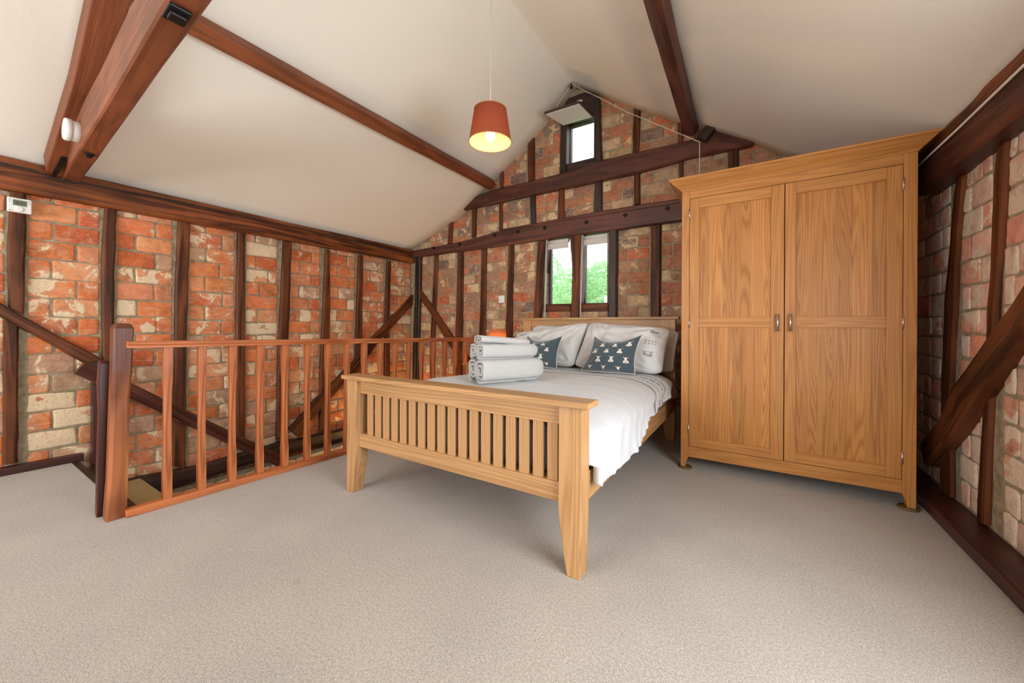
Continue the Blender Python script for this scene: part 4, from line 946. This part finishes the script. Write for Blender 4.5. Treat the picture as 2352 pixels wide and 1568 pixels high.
# towels
TO = Vector((-1.405, 1.895, 0)); E1 = Vector((.42, .9075, 0)); E2 = Vector((-.9075, .42, 0))
def towel(label, a0, a1, b0, b1, z0, z1, turns, seed, band=False, droop=0.0):
    """a rolled towel: a thick ribbon wound round, its spiral showing at the left end"""
    bc, zc_ = (b0+b1)/2, (z0+z1)/2; hb, hz = (b1-b0)/2, (z1-z0)/2; th_ = .017; N_ = int(turns*30)
    path = []
    for i in range(N_+1):
        ang = -PI*.45+i/30*2*PI; sh = 1-(i/N_)*(1-.16)
        q = abs(math.cos(ang))**.62*(1 if math.cos(ang) > 0 else -1), abs(math.sin(ang))**.62*(1 if math.sin(ang) > 0 else -1)
        path.append((bc+(hb-th_*.5)*sh*q[0], zc_+(hz-th_*.5)*sh*q[1], sh))
    sect = []
    for sgn in (1, -1):
        for i in (range(N_+1) if sgn > 0 else range(N_, -1, -1)):
            b_, z_, sh = path[i]; db, dz = b_-bc, z_-zc_; L = math.hypot(db, dz)+1e-6
            pitch = min(hb, hz)*.84/turns
            tt = min(th_, pitch*.34)
            sect.append((b_+sgn*tt*db/L, z_+sgn*tt*dz/L))
    rings, grs = [], []
    sts = [0, .012, .03, .12, .25, .4, .55, .7, .82, .92, .97, 1.0]
    for t_ in sts:
        al = lerp(a0, a1, t_); e = 1.0
        if t_ > .9: e = math.sqrt(max(0.02, 1-((t_-.9)/.1)**2*.80))
        if t_ < .02: e = .97
        ring = []
        for k, (b_, z_) in enumerate(sect):
            bb = bc+(b_-bc)*e; zz = zc_+(z_-zc_)*e-droop*t_
            d_ = .003*nz(al*14, bb*14, zz*14+seed)
            p = TO+E1*(al+.006*nz(bb*18, zz*18, seed))+E2*(bb+d_); ring.append((p.x, p.y, max(zz+d_, z0-.001-droop*t_)))
        rings.append(ring); grs.append([(al, b_, z_) for b_, z_ in sect])
    mm = MB(); mm.loft(rings, grs, cap=False, smooth=True); ns = len(sect)
    for base in (0, (len(rings)-1)*ns):
        for i in range(ns//2-1): mm.f.append((base+i, base+i+1, base+ns-2-i, base+ns-1-i)); mm.mi.append(0); mm.sm.append(False)
    o = mm.build('towel', TOWEL); tag(o, label, 'towel', 'rolled white towels')
    if band:
        rg = []
        for al in (a1-.115, a1-.075):
            ring = []
            for k in range(28):
                ang = k*2*PI/28; q = abs(math.cos(ang))**.62*(1 if math.cos(ang) > 0 else -1), abs(math.sin(ang))**.62*(1 if math.sin(ang) > 0 else -1)
                p = TO+E1*al+E2*(bc+(hb+.004)*q[0]); ring.append((p.x, p.y, zc_+(hz+.004)*q[1]-droop*.75))
            rg.append(ring)
        mb_ = MB(); mb_.loft(rg, cap=False); bnd = mb_.build('woven_band', LINEN); bnd.parent = o
    return o
towel('largest rolled white towel, front bottom of the stack on the bed', 0, .49, 0.0, .135, .634, .806, 2.4, 1)
towel('rolled white towel at the back bottom of the stack', .015, .47, .139, .265, .639, .802, 2.4, 2)
towel('rolled white towel, middle front of the stack on the bed', .0, .44, .005, .125, .791, .904, 2.2, 3, False, .006)
towel('rolled white towel, middle back of the stack', .01, .43, .130, .235, .788, .904, 2.2, 4)
towel('thin folded white towel on top of the stack', .0, .39, .02, .155, .892, .960, 1.8, 5, False, .028)

# ------------------------------------------------------------------ bedside table and lamp
nt = thing('bedside_table', 'oak bedside table between the balustrade and the bed', 'bedside table', (-2.38, 3.3, 0))
m = MB(); m.box(-2.585, -2.19, 3.08, 3.50, .605, .628, 'x'); m.build('table_top', OAK_W, nt, bev=.003)
m = MB(); m.box(-2.56, -2.215, 3.11, 3.48, .12, .605, 'z'); m.build('body', OAK_B, nt, bev=.002)
m = MB(); m.box(-2.535, -2.24, 3.098, 3.112, .43, .585, 'x'); d = m.build('drawer', OAK_W, nt, bev=.002)
for x in (-2.555, -2.25):
    for y in (3.115, 3.44): m = MB(); m.box(x, x+.035, y, y+.035, 0, .12, 'z'); m.build('leg', OAK_W, nt)
lx, ly = -2.29, 3.31
lp = thing('table_lamp', 'small bedside lamp with glowing orange drum shade behind the towels', 'lamp', (lx, ly, .628))
m = MB(); m.lathe([(.055, .628), (.055, .64), (.02, .65), (.014, .70), (.022, .74), (.012, .78), (.010, .82)], (lx, ly, 0), 20); m.build('base', CHROME, lp)
m = MB(); n = 36
m.loft([[(lx+r_*math.cos(k*2*PI/n), ly+r_*math.sin(k*2*PI/n), z) for k in range(n)] for r_, z in ((.094, .80), (.090, .985))], cap=False); o = m.build('lamp_shade', SHADE2, lp); md = o.modifiers.new('t', 'SOLIDIFY'); md.thickness = .003
m = MB(); m.lathe([(.003, .835), (.018, .845), (.026, .87), (.02, .895), (.003, .905)], (lx, ly, 0), 14); m.build('bulb', BULB, lp)
def point(name, loc, power, col, rad):
    l = bpy.data.lights.new(name, 'POINT'); l.energy = power; l.color = col; l.shadow_soft_size = rad
    o = bpy.data.objects.new(name, l); o.location = loc; COL.objects.link(o); return o
point('added_stairwell_glow', (-3.93, 3.38, -.60), 42.0, (1.0, .58, .20), .05)  # unseen light added for the orange glow on the low left bricks
point('bedside_lamp_light', (lx, ly, .84), 9.0, (1.0, .64, .28), .03)

# ------------------------------------------------------------------ pendant lamp
pc = at(1126, 300, 'Y', 2.1); pz0 = at(1126, 327, 'Y', 2.1).z
PX, PY = pc.x, 2.1; rb_ = .145; rt_ = .110; zb = pz0; ztp = zb+.220
pn = thing('pendant_lamp', 'lit pendant lamp with a tapered terracotta drum shade', 'pendant lamp', (PX, PY, ztp))
m = MB(); n = 48
m.loft([[(PX+r_*math.cos(k*2*PI/n), PY+r_*math.sin(k*2*PI/n), z) for k in range(n)] for r_, z in ((rb_, zb), (lerp(rb_, rt_, .5), (zb+ztp)/2), (rt_, ztp))], cap=False); m.build('shade', SHADE, pn)
m = MB(); m.loft([[(PX+r_*math.cos(k*2*PI/n), PY+r_*math.sin(k*2*PI/n), z) for k in range(n)] for r_, z in ((rb_-.003, zb+.001), (rt_-.003, ztp-.001))], cap=False); m.build('lining', LINING, pn)
m = MB()
OCHRE = plain('ochre_trim', lin(186, 140, 70), .7)
for r_, z in ((rb_, zb), (rt_, ztp)):
    m = MB(); m.tube([(PX+r_*math.cos(k*2*PI/n), PY+r_*math.sin(k*2*PI/n), z) for k in range(n+1)], .0028, 6); m.build('rim', OCHRE, pn)
m = MB(); 
for k in range(3): a = k*2*PI/3+.4; m.tube([(PX, PY, ztp-.03), (PX+rt_*math.cos(a), PY+rt_*math.sin(a), ztp-.002)], .002, 5)
m.lathe([(.018, ztp-.075), (.02, ztp-.05), (.018, ztp-.02), (.006, ztp)], (PX, PY, 0), 16); m.build('fitting', WHITE_PL, pn)
m = MB(); bz = zb+.045; m.lathe([(.002, bz-.034), (.017, bz-.03), (.03, bz-.016), (.034, bz), (.03, bz+.018), (.018, bz+.05), (.014, bz+.10)], (PX, PY, 0), 20); m.build('bulb', BULB, pn)
m = MB(); m.tube([(PX, PY, ztp), (PX, PY, 3.60)], .0035, 6); m.build('cord', CORD, pn)
point('pendant_light', (PX, PY, bz-.045), 1.3, (1.0, .82, .60), .035)
point('pendant_upper_light', (PX, PY, bz+.13), 1.2, (1.0, .80, .55), .03)

# ------------------------------------------------------------------ outdoors
m = MB(); m.box(-30, 30, 4.2, 60, -2.7, -2.6); struct(m.build('ground', plain('lawn', lin(110, 150, 84), .9, nscale=3, namt=.3)))
def tree(cx_, cy_, cz, rx_, ry_, rz, nleaf, label, seed):
    rg = random.Random(seed); tr_ = thing('tree', label, 'tree', (cx_, cy_, -2.6), 'trees outside')
    mm = MB(); mm.tube([(cx_, cy_, -2.6), (cx_+.05, cy_, -1), (cx_, cy_, cz)], [.14, .11, .05], 10); mm.build('trunk', STUD, tr_)
    mm = MB()
    for i in range(nleaf):
        while True:
            q = Vector((rg.uniform(-1, 1), rg.uniform(-1, 1), rg.uniform(-1, 1)))
            if .35 < q.length < 1: break
        k = 1+.22*nz(q.x*2.5, q.y*2.5, q.z*2.5+seed); p = Vector((cx_+q.x*rx_*k, cy_+q.y*ry_*k, cz+q.z*rz*k)); s_ = rg.uniform(.022, .046)
        a = Vector((rg.gauss(0, 1), rg.gauss(0, 1), rg.gauss(0, 1))).normalized(); b = a.orthogonal().normalized(); 
        mm.add([p-a*s_*1.3, p+b*s_*.6, p+a*s_*1.3, p-b*s_*.6], [(0, 1, 2, 3)])
    o = mm.build('foliage', LEAF, tr_, fix=False); o['kind'] = 'stuff'
tree(-2.75, 8.0, .9, 1.25, 1.0, 1.6, 18000, 'pale green leafy tree outside the right light of the gable window', 1)
tree(-5.3, 9.6, 1.1, 1.3, 1.0, 2.1, 18000, 'pale green leafy tree outside the left light of the gable window', 2)
